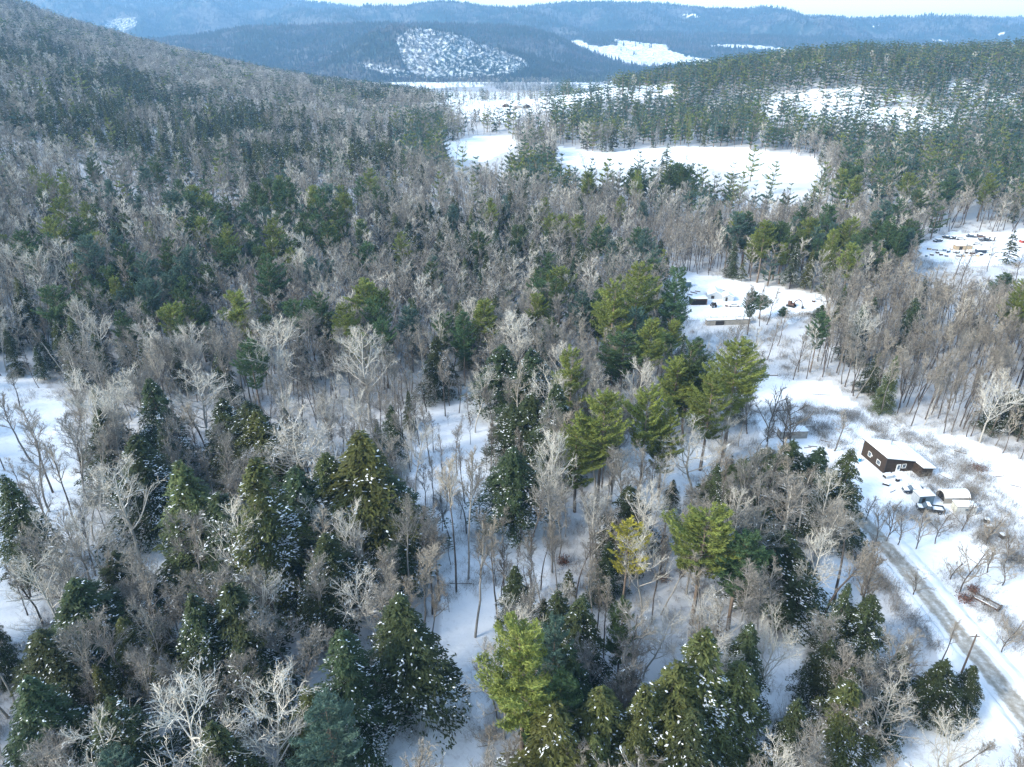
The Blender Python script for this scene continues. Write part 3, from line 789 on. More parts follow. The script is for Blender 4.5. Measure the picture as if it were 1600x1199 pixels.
# ------------------------------------------------------------------ road and its snow banks
M['brown_wood'] = mat('brown_board_wall', (.042, .029, .021), .8, var=.35, scale=1.6, bump=.02)
M['fascia'] = mat('dark_trim', (.03, .026, .024), .7)
M['white'] = mat('white_paint', (.75, .75, .74), .5)
M['glass'] = mat('window_glass', (.10, .13, .16), .1, spec=.6)
M['inner_shade'] = mat('painted_inner_shade', (.012, .012, .014), .9)  # near-black colour that paints the shade inside the open sheds
M['bluegrey'] = mat('blue_grey_panel', (.11, .17, .22), .5, var=.1)
M['pale_grey'] = mat('pale_grey_panel', (.45, .47, .48), .6, var=.15)
M['cream'] = mat('cream_panel', (.50, .49, .42), .6, var=.2)
M['beige'] = mat('weathered_grey_board', (.27, .25, .22), .85, var=.3, scale=1.2)
M['black_paint'] = mat('black_car_paint', (.018, .02, .024), .35, spec=.5)
M['navy'] = mat('navy_paint', (.03, .045, .07), .4)
M['red'] = mat('red_paint', (.34, .06, .04), .6, var=.2)
M['rust'] = mat('rusty_steel', (.10, .060, .048), .85, var=.4, scale=2)
M['tan'] = mat('tan_panel', (.40, .30, .19), .7, var=.2)
M['tyre'] = mat('tyre_rubber', (.02, .02, .02), .9)
M['chrome'] = mat('dull_metal', (.4, .4, .42), .35, metal=.8)
M['pole'] = mat('weathered_pole_wood', (.13, .10, .08), .9, var=.3)
M['blue'] = mat('bright_blue_plastic', (.02, .20, .36), .4)
M['redleaf'] = mat('withered_red_brown_leaves', (.15, .07, .05), .9, attr='tint')
M['silver'] = mat('silver_paint', (.42, .43, .45), .35)
def strip(name, label, Q, prof, mt, attr=None, **kw):
    """sweep a cross profile [(offset, height)] along Q on the terrain"""
    d = np.gradient(Q, axis=0); d /= np.linalg.norm(d, axis=1, keepdims=True); nrm = np.stack([d[:, 1], -d[:, 0]], 1)
    rng = np.random.default_rng(4); V = []
    for j, (o, h) in enumerate(prof):
        w_ = (fbm(np.arange(len(Q))/6., 0*Q[:, 0]+j*3, 7, 3)-.5)*(.5 if 0 < j < len(prof)-1 or True else 0)
        XY = Q+nrm*(o+w_)[:, None] if not np.isscalar(o+w_) else Q
        hh_ = h*(1 if h < .1 else 1)+(fbm(np.arange(len(Q))/3., 0*Q[:, 0]+j*5, 8, 2)-.5)*h*1.2*(h > .1)
        V.append(np.column_stack([XY, T(XY[:, 0], XY[:, 1])+hh_]))
    V = np.stack(V, 1); n, m_ = V.shape[:2]; idx = np.arange(n*m_).reshape(n, m_)
    F = np.stack([idx[:-1, :-1], idx[:-1, 1:], idx[1:, 1:], idx[1:, :-1]], -1).reshape(-1, 4)
    o = obj(name, mesh(name, V, F, [mt], smooth=True), kind='structure', label=label); return o
rm = bpy.data.materials.new('sanded_gravel_road'); rm.use_nodes = True; t = rm.node_tree; N = t.nodes; L = t.links; b = N['Principled BSDF']; b.inputs['Roughness'].default_value = .85
tc = N.new('ShaderNodeTexCoord'); n1 = N.new('ShaderNodeTexNoise'); n1.inputs['Scale'].default_value = 1.3; n1.inputs['Detail'].default_value = 9; n1.inputs['Roughness'].default_value = .7; L.new(tc.outputs['Object'], n1.inputs['Vector'])
at = N.new('ShaderNodeAttribute'); at.attribute_name = 'edge'
ad = N.new('ShaderNodeMath'); ad.operation = 'ADD'; L.new(at.outputs['Fac'], ad.inputs[0]); L.new(n1.outputs[0], ad.inputs[1])
cr = N.new('ShaderNodeValToRGB'); e = cr.color_ramp.elements; e[0].position = .38; e[0].color = (.27, .245, .205, 1); e[1].position = .56; e[1].color = (.40, .38, .34, 1); k_ = cr.color_ramp.elements.new(.80); k_.color = (.74, .75, .77, 1)
L.new(ad.outputs[0], cr.inputs[0]); L.new(cr.outputs[0], b.inputs['Base Color'])
bp = N.new('ShaderNodeBump'); bp.inputs['Distance'].default_value = .05; L.new(n1.outputs[0], bp.inputs['Height']); L.new(bp.outputs[0], b.inputs['Normal'])
RO = [-3.2, -2.4, -1.9, -1.5, -1.1, -.7, -.3, 0, .3, .7, 1.1, 1.5, 1.9, 2.4, 3.2]; RH = [.10, .10, .09, .07, .055, .075, .09, .10, .09, .075, .055, .07, .09, .10, .10]
ro = strip('road', 'sanded grey gravel road running down the right side', ROADC, [(o_*.80, h_) for o_, h_ in zip(RO, RH)], rm)
ed = np.tile([.6, .36, .12, .0, -.06, .0, .07, .09, .07, .0, -.06, .0, .12, .36, .6], len(ROADC)).astype(np.float32); ro.data.attributes.new('edge', 'FLOAT', 'POINT').data.foreach_set('value', ed)
strip('road_snow_bank', 'ploughed snow bank along the yard side of the road', ROADC, [(-5.0, -.05), (-4.2, .15), (-3.5, .38), (-3.0, .28), (-2.4, .0)], M['snow'])
strip('road_snow_bank', 'ploughed snow bank along the wood side of the road', ROADC, [(2.4, .0), (2.9, .25), (3.4, .34), (4.0, .2), (4.8, -.05)], M['snow'])
rail = lambda a, b: None

# ------------------------------------------------------------------ the brown house
hp = G(1380.5, 740.5); RZ = R(10.8)
H = thing('house', 'dark brown board house with snow on its single sloping roof and a lower wing', 'house', hp, RZ)
def hull(x0, x1, y0, y1, zl, zr, z0=-.3):     # walls under a roof that falls from left to right
    P = [(x0, y0, z0), (x1, y0, z0), (x1, y1, z0), (x0, y1, z0), (x0, y0, zl), (x1, y0, zr), (x1, y1, zr), (x0, y1, zl)]
    return P, [(0, 1, 5, 4), (1, 2, 6, 5), (2, 3, 7, 6), (3, 0, 4, 7), (4, 5, 6, 7)]
P, F = hull(0, 6.9, 0, 8.2, 4.05, 2.55); MB().add(P, F).build('wall', M['brown_wood'], H)
P, F = hull(7.05, 10.0, -2.7, 8.0, 2.35, 1.95); MB().add(P, F).build('wing_wall', M['brown_wood'], H)
def slab(name, x0, x1, y0, y1, zl, zr, th, m, puff=0):
    n = 12; V = []; F = []
    for j in range(n+1):
        for i in range(n+1):
            a, c = i/n, j/n; e = min(a, 1-a, c, 1-c)*n
            V.append((x0+(x1-x0)*a+(rg.random()-.5)*.04, y0+(y1-y0)*c, zl+(zr-zl)*a+th*(min(1, .72+e*.28))+(puff*(rg.random()-.3) if e > .5 else 0)))
    m0 = len(V)
    for (a, c) in [(0, 0), (1, 0), (1, 1), (0, 1)]: V.append((x0+(x1-x0)*a, y0+(y1-y0)*c, zl+(zr-zl)*a))
    for j in range(n):
        for i in range(n): q = j*(n+1)+i; F.append((q, q+1, q+n+2, q+n+1))
    F.append((m0+3, m0+2, m0+1, m0)); top = [[i for i in range(n+1)], [n+j*(n+1) for j in range(n+1)], [n*(n+1)+n-i for i in range(n+1)], [(n-j)*(n+1) for j in range(n+1)]]
    for k in range(4): F.append([m0+k, m0+(k+1) % 4]+top[k][::-1])
    return MB().add(V, F).build(name, m, H)
MB().add(*[(lambda P, F: (P, F+[(3, 2, 1, 0)]))(*hull(-.35, 7.1, -.4, 8.6, 4.26, 2.66, 0))][0]) if False else None
def rslab(x0, x1, y0, y1, zl, zr, th):
    P = [(x0, y0, zl), (x1, y0, zr), (x1, y1, zr), (x0, y1, zl), (x0, y0, zl+th), (x1, y0, zr+th), (x1, y1, zr+th), (x0, y1, zl+th)]
    return P, [(3, 2, 1, 0), (4, 5, 6, 7), (0, 1, 5, 4), (1, 2, 6, 5), (2, 3, 7, 6), (3, 0, 4, 7)]
roof = MB().add(*rslab(-.4, 7.15, -.45, 8.6, 4.13, 2.50, .16)).build('roof', M['fascia'], H)
slab('roof_snow', -.33, 7.2, -.38, 8.55, 4.29, 2.64, .34, M['snow'], .06)
MB().add(*rslab(6.92, 10.3, -3.0, 8.3, 2.36, 1.90, .10)).build('wing_roof', M['fascia'], H)
slab('wing_roof_snow', 7.18, 10.4, -2.95, 8.3, 2.47, 1.99, .42, M['snow'], .10)
def window(par, x, y, z, w_, h_, face):
    fr = MB(); t_ = .075
    for s in (-1, 1):
        if face == 'x': fr.box((x-.04, y+s*(w_/2-t_/2), z), (.1, t_, h_)); fr.box((x-.04, y, z+s*(h_/2-t_/2)), (.1, w_-2*t_-.004, t_))
        else: fr.box((x+s*(w_/2-t_/2), y-.04, z), (t_, .1, h_)); fr.box((x, y-.04, z+s*(h_/2-t_/2)), (w_-2*t_-.004, .1, t_))
    wn = fr.build('window', M['white'], par)
    for s in (-1, 1):
        if face == 'x': MB().box((x-.02, y, z+s*h_*.22), (.03, w_-2*t_-.006, h_*.37)).build('pane', M['glass'], wn)
        else: MB().box((x, y-.02, z+s*h_*.22), (w_-2*t_-.006, .03, h_*.37)).build('pane', M['glass'], wn)
window(H, 0, 5.5, 1.75, 1.05, 1.25, 'x'); window(H, 0, 2.3, 1.55, 1.25, 1.15, 'x'); window(H, 4.75, 0, 1.5, 1.0, 1.1, 'y')
MB().box((0-.03, 4.75, 1.85), (.05, .28, .4)).build('vent', M['white'], H)
dr = MB().box((3.35, -.05, 1.02), (1.02, .1, 2.12)).build('door', M['white'], H)
MB().box((3.35, -.112, 1.35), (.6, .02, 1.1)).build('pane', M['glass'], dr); MB().box((3.73, -.125, 1.0), (.07, .05, .12)).build('handle', M['chrome'], dr)
MB().box((3.4, -.75, .08), (2.4, 1.4, .3)).build('porch_step', M['snow'], H)
for xx_ in (.03, 6.87): MB().box((xx_, -.03, 1.75 if xx_ < 1 else 1.2), (.16, .12, 3.9 if xx_ < 1 else 2.5)).build('corner_board', M['fascia'], H)
wd = MB().box((8.5, -2.74, .95), (1.9, .1, 1.7)).build('wing_door', M['fascia'], H)
MB().tube((5.6, 6.2, 2.9), (5.6, 6.2, 4.3), .13, n=10).build('chimney', M['chrome'], H)

# ------------------------------------------------------------------ vehicles and small buildings
def snowcap(x0, x1, y0, y1, z, th, par, name='snow_cover'):
    n = 5; V = []; F = []
    for j in range(n+1):
        for i in range(n+1):
            e = min(i, n-i, j, n-j); V.append((x0+(x1-x0)*i/n, y0+(y1-y0)*j/n, z+(th*(.8+.2*rg.random()) if e > 0 else th*.35)))
    for j in range(n):
        for i in range(n): q = j*(n+1)+i; F.append((q, q+1, q+n+2, q+n+1))
    m0 = len(V); V += [(x0, y0, z), (x1, y0, z), (x1, y1, z), (x0, y1, z)]
    top = [[i for i in range(n+1)], [n+j*(n+1) for j in range(n+1)], [n*(n+1)+n-i for i in range(n+1)], [(n-j)*(n+1) for j in range(n+1)]]
    F.append((m0+3, m0+2, m0+1, m0))
    for k in range(4): F.append([m0+k, m0+(k+1) % 4]+top[k][::-1])
    return MB().add(V, F).build(name, M['snow'], par)
def wheels(par, xs, w_, r):
    for x_ in xs:
        for s in (-1, 1):
            wl = MB().tube((x_, s*(w_/2-.2), r-.02), (x_, s*(w_/2+.01), r-.02), r, n=12).build('wheel', M['tyre'], par)
            MB().tube((x_, s*(w_/2-.1), r-.02), (x_, s*(w_/2+.03), r-.02), r*.5, n=8).build('rim', M['chrome'], wl)
def car(u, v, rz, label, paint, deg=True, L_=4.5, sc_=1., snow=True, group=None):
    t = thing('car', label, 'car', G(u, v), R(rz), group, (sc_,)*3)
    h = L_/2; MB().prism([(-h, .35), (h, .35), (h, .75), (h-.15, .88), (h-1.1, .95), (h-1.75, 1.42), (-h+1.2, 1.45), (-h+.45, .98), (-h, .9)], -.85, .85).build('body', M[paint], t)
    for s in (-1, 1): MB().prism([(h-1.25, .97), (h-1.78, 1.36), (-h+1.25, 1.38), (-h+.65, .99)], s*.86-.01, s*.86+.01).build('side_window', M['glass'], t)
    MB().add([(h-1.10, -.7, .985), (h-1.10, .7, .985), (h-1.72, .7, 1.43), (h-1.72, -.7, 1.43)], [(0, 1, 2, 3)]).build('windscreen', M['glass'], t)
    wheels(t, (-h+.8, h-.85), 1.7, .34)
    for s in (-1, 1): MB().box((h+.01, s*.6, .7), (.04, .3, .16)).build('headlight', M['white'], t)
    if snow: snowcap(-h+1.25, h-1.8, -.78, .78, 1.44, .28, t); snowcap(h-1.1, h-.1, -.75, .75, .9, .2, t); snowcap(-h+.05, -h+.6, -.75, .75, .95, .2, t)
    return t
def pickup(u, v, rz, label, paint, group=None):
    t = thing('pickup_truck', label, 'pickup truck', G(u, v), R(rz), group); h = 2.6
    MB().prism([(-h, .5), (h, .5), (h, .95), (h-.1, 1.08), (h-1.15, 1.14), (h-1.7, 1.72), (.05, 1.75), (-.15, 1.12), (-.15, .75), (-h, .75)], -.92, .92).build('body', M[paint], t)
    for s in (-1, 1): MB().box((-1.38, s*.88, .93), (2.45, .08, .42)).build('bed_side', M[paint], t); MB().prism([(h-1.3, 1.15), (h-1.72, 1.65), (.12, 1.67), (.0, 1.15)], s*.93-.01, s*.93+.01).build('side_window', M['glass'], t)
    MB().box((-h+.03, 0, .93), (.08, 1.68, .42)).build('tailgate', M[paint], t)
    MB().add([(h-1.15, -.78, 1.17), (h-1.15, .78, 1.17), (h-1.67, .78, 1.73), (h-1.67, -.78, 1.73)], [(0, 1, 2, 3)]).build('windscreen', M['glass'], t)
    MB().box((h+.03, 0, .55), (.1, 1.8, .18)).build('bumper', M['chrome'], t)
    snowcap(-h+.1, -.25, -.8, .8, .76, .32, t, 'bed_snow'); snowcap(.15, h-1.75, -.8, .8, 1.74, .2, t); snowcap(h-1.05, h-.15, -.7, .7, 1.1, .14, t)
    wheels(t, (-1.65, 1.65), 1.85, .4)
    for s in (-1, 1): MB().box((h+.02, s*.68, .82), (.04, .3, .2)).build('headlight', M['white'], t)
    return t
def shed(u, v, rz, w_, d_, h_, wall, label, side=None, name='shed', cat='shed', gable=0, th=.3, door=True, group=None, front=None):
    """front-left foot corner at the pixel; w_ along, d_ back"""
    t = thing(name, label, cat, G(u, v), R(rz), group)
    if gable: MB().prism([(0, -.2), (w_, -.2), (w_, h_), (w_/2, h_+gable), (0, h_)], 0, d_).build('wall', M[wall], t)
    else: MB().box((w_/2, d_/2, h_/2-.1), (w_, d_, h_+.2)).build('wall', M[wall], t)
    if side: MB().box((-.02, d_/2, h_/2-.1), (.04, d_-.02, h_-.05)).build('end_panel', M[side], t)
    if front: MB().box((w_*.5, -.02, h_*.42), (w_*.86, .04, h_*.8)).build('front_shade_panel', M[front], t)  # dark panel on the solid wall, painting the shade of an open front
    if door: MB().box((w_*.3, -.03, h_*.42), (w_*.2, .05, h_*.8)).build('door', M['fascia'], t)
    if gable:
        for s in (-1, 1):
            a = np.array([w_/2, h_+gable]); c = np.array([w_/2+s*(w_/2+.25), h_-gable*.25/(w_/2)]); q = np.array([0, th])
            MB().prism([tuple(a+(0, .01)), tuple(c+(0, .01)), tuple(c+q*.8), tuple(a+q)][::s], -.2, d_+.2).build('roof_snow', M['snow'], t)
    else:
        MB().box((w_/2, d_/2, h_+.04), (w_+.24, d_+.24, .08)).build('roof', M['fascia'], t); snowcap(-.1, w_+.1, -.1, d_+.1, h_+.08, th, t, 'roof_snow')
    return t
shed(1433.5, 790, 6, 3.4, 2.3, 2.15, 'bluegrey', 'small blue-grey shed with pale end wall behind the black pickup', side='pale_grey', th=.3)
pickup(1452, 799, 168, 'black pickup truck with a square of snow in its bed', 'black_paint')
car(1428, 770, 172, 'dark car buried under thick snow in front of the house', 'navy', L_=4.8)
# arched shed
def arched(u, v, rz, L_, r, label, hgt=None):
    t = thing('arched_shed', label, 'shed', G(u, v), R(rz)); n = 14
    def arc(rr, ht, x_): return [(x_, rr*math.cos(a), ht+rr*math.sin(a)) for a in np.linspace(0, math.pi, n)]
    def shell(r0, r1, x0, x1, m, nm, ht=.7, a0=0, a1=math.pi):
        A = np.linspace(a0, a1, n); P = []
        for x_ in (x0, x1):
            for rr in (r0, r1): P += [(x_, rr*math.cos(a), ht+rr*math.sin(a)) for a in A]
        F = []
        for i in range(n-1): F += [(n+i, n+i+1, 3*n+i+1, 3*n+i), (i+1, i, 2*n+i, 2*n+i+1), (i, i+1, n+i+1, n+i), (2*n+i+1, 2*n+i, 3*n+i, 3*n+i+1)]
        F += [(0, n, 3*n, 2*n), (n-1, 3*n-1, 4*n-1, 2*n-1)]
        MB().add(P, F).build(nm, m, t)
    shell(r-.08, r, 0, L_, M['beige'], 'arched_roof'); shell(r+.01, r+.24, .1, L_-.1, M['snow'], 'roof_snow', a0=.45, a1=math.pi-.45)
    for s in (-1, 1): MB().box((L_/2, s*(r-.04), .3), (L_, .08, .84)).build('side_wall', M['beige'], t)
    MB().add([(L_-.1, y_, z_) for _, y_, z_ in arc(r-.1, .7, 0)]+[(L_-.1, -r+.1, -.1), (L_-.1, r-.1, -.1)], [tuple(range(n+2))]).build('end_wall', M['beige'], t)
    MB().add([(.5, y_, z_) for _, y_, z_ in arc(r-.1, .7, 0)]+[(.5, -r+.1, -.1), (.5, r-.1, -.1)], [tuple(range(n+2))]).build('end_shade_sheet', M['inner_shade'], t)  # dark sheet painting the shade inside the open end
    for y_ in (-.5, .5): MB().box((.44, y_, 1.1), (.08, .1, 2.2)).build('post', M['fascia'], t)
    return t
arched(1467.5, 781, 2, 5.6, 1.45, 'arched grey shed with open dark end and snow on its back')
t = shed(1493, 803, -3, 4.0, 2.1, 1.7, 'pale_grey', 'small cream ended camper with rounded snowy roof beyond the pickup', side='cream', name='camper', cat='camper', th=.4, door=False)
MB().box((2.2, -.03, 1.05), (1.0, .04, .5)).build('window', M['glass'], t); wheels(t, (2.0,), 2.1, .3)
shed(1219.5, 686.5, 4, 6.6, 2.4, 1.9, 'beige', 'long weathered grey trailer shed behind the evergreens left of the house', th=.25)
def box_item(name, label, cat, u, v, rz, d, m, snow=.18, group=None):
    t = thing(name, label, cat, G(u, v), R(rz), group)
    MB().box((0, 0, d[2]/2-.05), (d[0], d[1], d[2]+.1)).build('box', M[m], t)
    for s in (-1, 1): MB().box((s*(d[0]/2+.02), 0, d[2]*.5), (.04, d[1]*.8, d[2]*.7)).build('end_board', M['fascia'], t)
    if snow: snowcap(-d[0]/2, d[0]/2, -d[1]/2, d[1]/2, d[2]+.001, snow, t)
    return t
box_item('crate', 'small snow topped crate alone in the brush right of the camper', 'crate', 1566, 840, 15, (1.1, 1., .8), 'fascia', .3)
box_item('crate', 'dark snow capped box just beyond the camper', 'crate', 1541, 816, -20, (1., .9, .8), 'fascia', .25)
box_item('crate', 'low wooden box half sunk in the brush below the camper', 'crate', 1546, 824, -10, (1.6, .9, .4), 'tan', .12)
box_item('wood_pile', 'snow covered pile at the near corner of the house', 'wood pile', 1387, 746, 15, (1.9, 1.2, .7), 'pale_grey', .45)
box_item('crate', 'low dark box on the snow in front of the house pile', 'crate', 1384, 758, -35, (1.3, .6, .45), 'fascia', .2)
box_item('crate', 'small dark box beside the buried car', 'crate', 1402, 752, 10, (.7, .6, .7), 'fascia', .12)
def barrel(u, v, label, m='blue'):
    t = thing('barrel', label, 'barrel', G(u, v)); MB().tube((0, 0, -.05), (0, 0, .9), .3, n=12).build('drum', M[m], t)
    for z_ in (.3, .6): MB().tube((0, 0, z_), (0, 0, z_+.04), .32, n=12).build('hoop', M[m], t)
    MB().tube((0, 0, .9), (0, 0, 1.0), .26, .18, n=10).build('snow_cap', M['snow'], t)
barrel(1343, 721, 'bright blue barrel on the snow left of the house')
def log(u, v, L_, r, rz, label, m='bark', group=None):
    t = thing('log', label, 'log', G(u, v), R(rz), group)
    MB().tube((-L_/2, 0, r*.7), (L_/2, 0, r*.8), r, r*.8, n=7).build('stem', M[m], t)
    MB().tube((-L_/2+.1, 0, r*1.45), (L_/2-.1, 0, r*1.45), r*.5, r*.4, n=5).build('snow_strip', M['snow'], t)
for a in [(1395, 768, 1.8, .12, 30, 'short dark log below the house'), (1478, 747, 3.2, .10, -60, 'thin pole lying on the snowbank right of the wing'), (1255, 668, 4., .14, 5, 'long log lying above the grey trailer shed'),
          (1270, 698, 2., .16, -5, 'dark log right of the grey trailer shed'), (1290, 690, 2.4, .14, -25, 'broken log in the brush left of the house'), (1262, 700, 1.7, .14, 8, 'short log below the grey trailer shed'),
          (1283, 617, 4.5, .10, -8, 'thin log on the open snow of the upper yard'), (1500, 707, 2.6, .12, -40, 'dark log on the brushy bank behind the wing'), (1560, 745, 2.6, .12, 10, 'grey log on the snow field at the right edge'),
          (1587, 760, 2., .12, -30, 'small log near the right edge of the snow field'), (1240, 635, 2.2, .13, -15, 'dark log beside the brush of the upper yard'), (1207, 587, 3., .2, 0, 'log at the top edge of the upper yard'),
          (30, 900, 6., .2, 25, 'fallen dark trunk at the left edge of the wood'), (720, 912, 4., .1, 0, 'thin fallen stem across the snow gap')]: log(*a)
# broken trailer frame and its red bush
t = thing('flatbed_trailer', 'rusty broken trailer frame lying on the snow below the orchard', 'trailer', G(1541, 943), R(-52))
MB().box((0, -.75, .45), (4.2, .22, .35)).build('rail', M['rust'], t); MB().box((.1, .75, .42), (4., .16, .22)).build('rail', M['bark'], t)
MB().box((2.0, 0, .42), (.3, 1.9, .4)).build('end_beam', M['bark'], t); MB().box((-.6, 0, .3), (.15, 1.4, .15)).build('cross_bar', M['rust'], t)
snowcap(-1.8, 1.8, -.84, -.66, .63, .08, t); wheels(t, (-.2,), 1.9, .3)
def leafbush(u, v, r, h, label):
    rng = np.random.default_rng(int(u)); n = 420; c = rng.normal(0, .42, (n, 3))*np.array([r, r, h*.55]); c[:, 2] = np.abs(c[:, 2])+.1
    V = quads(c, unit(rng.normal(0, 1, (n, 3))), unit(rng.normal(0, 1, (n, 3))), np.full(n, .26), np.full(n, .17), rng)
    t = thing('leafy_bush', label, 'bush', G(u, v)); obj('leaves', mesh('leaves', V.reshape(-1, 3), np.arange(n*4).reshape(-1, 4), [M['redleaf']], attrs={'tint': ('FLOAT', np.repeat(rng.random(n), 4).astype(np.float32))}), t, kind='stuff')
    sg = [((0, 0, 0), tuple(np.array([math.cos(a)*r*.6, math.sin(a)*r*.6, h*.8])), .03, .012) for a in np.linspace(0, 6, 9)]
    v_, f_ = tubes(sg, 3); obj('stems', mesh('stems', v_, f_, [M['bark']]), t, kind='stuff')
leafbush(1508, 938, 1.7, 1.6, 'withered red-brown leafy bush beside the broken trailer frame')
leafbush(1520, 925, 1.0, 2.4, 'taller red-brown bush above the broken trailer frame')
leafbush(1528, 733, 2.2, 1.3, 'rust coloured bush on the bank behind the wing')
leafbush(880, 880, 1.2, 2.6, 'rusty leaved sapling among thin trunks left of the golden pine')
leafbush(1035, 905, 1.4, 2., 'rusty leaved sapling right of the golden pine')
leafbush(1395, 1120, 1.2, 2.2, 'rusty leaved bush at the foot of the roadside thicket')
# utility pole
t = thing('utility_pole', 'leaning grey wooden utility pole on the wood side of the road', 'utility pole', G(1502, 1052))
MB().tube((0, 0, -.3), (0, 0, 8.2), .16, .11, n=10).build('pole', M['pole'], t)
MB().box((0, .16, 7.6), (1.5, .1, .12)).build('crossarm', M['pole'], t)
for x_ in (-.65, .65, .25): MB().tube((x_, .16, 7.66), (x_, .16, 7.82), .05, n=8).build('insulator', M['white'], t)
MB().tube((.22, 0, 6.3), (.22, 0, 7.0), .15, n=10).build('transformer', M['pale_grey'], t)

# ------------------------------------------------------------------ the machinery clearing
shed(1079.5, 477, 2, 5.8, 3.2, 2.3, 'rust', 'open fronted rusty brown shed in the machinery clearing', front='inner_shade', door=False, th=.3)
shed(1106, 467, -6, 5.6, 5.5, 1.5, 'pale_grey', 'pale snow roofed building behind the glasshouse in the machinery clearing', gable=1.3, th=.3)
shed(1130, 471, -3, 3.6, 3.4, 1.8, 'pale_grey', 'small pale gabled hut in the middle of the machinery clearing', gable=.7, th=.2)
shed(1104, 509, 5, 15., 1.6, 1.8, 'beige', 'long low grey shed along the near side of the machinery clearing', th=.2)
shed(1068.5, 449, 0, 2.6, 2.2, 2.0, 'bluegrey', 'small blue-grey box trailer at the far left of the machinery clearing', name='box_trailer', cat='trailer', door=False, th=.15)
car(1146, 479, 4, 'white car parked below the pale gabled hut', 'white')
box_item('crate', 'brown box next to the white car in the clearing', 'crate', 1136, 479, 0, (1.2, 1., .7), 'rust', .15)
def tractor(u, v, rz, label, m='rust'):
    t = thing('tractor', label, 'tractor', G(u, v), R(rz))
    MB().box((.7, 0, .95), (1.5, .6, .6)).build('hood', M[m], t); MB().box((-.5, 0, 1.5), (1.0, 1.0, 1.3)).build('cab', M['fascia'], t)
    MB().box((-.5, 0, 2.2), (1.2, 1.2, .1)).build('roof', M['snow'], t); wheels(t, (-.6,), 1.5, .65); wheels(t, (1.2,), 1.2, .38)
    MB().tube((1.0, .1, 1.2), (1.0, .1, 1.9), .05).build('exhaust', M['chrome'], t)
tractor(1114.5, 480, 100, 'dark tractor standing right of the open fronted rusty shed', 'navy')
t = thing('excavator', 'rusty old excavator with a curved boom at the right end of the machinery clearing', 'excavator', G(1236, 479), R(-40))
for s in (-1, 1): MB().box((0, s*.9, .35), (3.0, .45, .7)).build('track', M['tyre'], t)
MB().box((0, 0, .95), (2.2, 1.8, .5)).build('deck', M['rust'], t); MB().box((-.6, 0, 1.75), (1.1, 1.2, 1.1)).build('cab', M['rust'], t)
MB().box((-.6, 0, 2.33), (1.2, 1.3, .07)).build('cab_roof', M['snow'], t)
bo = [(.7, 0, 1.2), (1.4, 0, 2.6), (2.4, 0, 3.1), (3.4, 0, 2.7)]
m_ = MB()
for a, c in zip(bo[:-1], bo[1:]): m_.tube(a, c, .17, n=6)
m_.build('boom', M['rust'], t); MB().tube(bo[-1], (3.9, 0, .9), .13, n=6).build('stick', M['rust'], t)
MB().prism([(3.6, .2), (4.3, .2), (4.4, .9), (3.8, 1.0)], -.4, .4).build('bucket', M['tyre'], t)
log(1127, 453, 4.6, .18, -62, 'long rusty beam lying on the snow in the machinery clearing', 'rust')
box_item('crate', 'brown crate on the snow at the right of the clearing', 'crate', 1271, 472, 0, (.9, .9, .7), 'rust', .1)
box_item('crate', 'reddish crate between the box trailer and the rusty shed', 'crate', 1071, 467, 20, (.9, .9, .7), 'rust', .1)
log(1084, 458, 2.6, .25, -40, 'snowy log left of the pale building in the clearing'); log(1090, 456, 2., .25, -30, 'shorter snowy log left of the pale building'); log(1078, 461, 2., .25, -40, 'snowy log behind the open fronted shed')
# ------------------------------------------------------------------ the work yard at the upper right
shed(1493, 391, 0, 7.4, 2.6, 1.9, 'tan', 'long tan trailer in the middle of the upper right work yard', name='trailer', cat='trailer', door=True, th=.12)
shed(1527, 397, 2, 3.8, 2.2, 1.7, 'navy', 'dark blue container right of the long tan trailer', name='container', cat='container', door=False, th=.2)
gy = 'vehicles parked along the back of the work yard'
for i, (u_, v_, a_, p_, l_) in enumerate([(1465, 378, 20, 'navy', 'dark car at the far left end of the back row'), (1480, 373, -50, 'black_paint', 'black car second along the back row under the dark pines'), (1491, 374, -55, 'black_paint', 'black car third along the back row pointing downhill'),
        (1501, 375, -20, 'silver', 'silver car in the middle of the back row'), (1517, 371, -25, 'navy', 'dark car under thick snow right of the silver one'), (1531, 371, -15, 'rust', 'rusty car at the right end of the back row'),
        (1586, 387, -15, 'silver', 'pale pinkish car standing apart in the open yard'), (1527, 383, -20, 'silver', 'lone silver car behind the dark blue container')]):
    car(u_, v_, a_, l_, p_, group=gy if i < 6 else None)
pickup(1538, 377, -10, 'dark pickup truck in the middle of the back of the yard', 'black_paint')
shed(1596, 380, 0, 4., 2., 1.1, 'red', 'low red shed cut by the right edge of the photo', th=.08)
for u_, l_ in ((1545, 'left of the pair of upright posts in the work yard'), (1553, 'right of the pair of upright posts in the work yard')):
    t = thing('post', l_, 'post', G(u_, 377)); MB().tube((0, 0, -.2), (0, 0, 2.2), .35, .3, n=8).build('stem', M['bark'], t); MB().tube((0, 0, 2.2), (0, 0, 2.4), .3, .1, n=8).build('snow_cap', M['snow'], t)
rr = random.Random(8); gj = 'scrap heaped along the near side of the work yard'
for i in range(26):
    u_ = 1448+i*3.9+rr.uniform(-2, 2); v_ = rr.uniform(390, 402)
    if 1488 < u_ < 1520 and v_ < 394: v_ += 5
    mm = rr.choice(['rust', 'bluegrey', 'fascia', 'tan', 'pale_grey', 'bark']); nmn = {'rust': 'rusty', 'bluegrey': 'blue-grey', 'fascia': 'black', 'tan': 'tan', 'pale_grey': 'pale grey', 'bark': 'brown'}[mm]
    box_item('scrap_box', '%s scrap box in the heap along the near side of the work yard' % nmn, 'scrap', u_, v_, rr.uniform(-40, 40), (rr.uniform(.8, 2.4), rr.uniform(.6, 1.3), rr.uniform(.4, 1.)), mm, rr.choice([.1, .25]), gj)
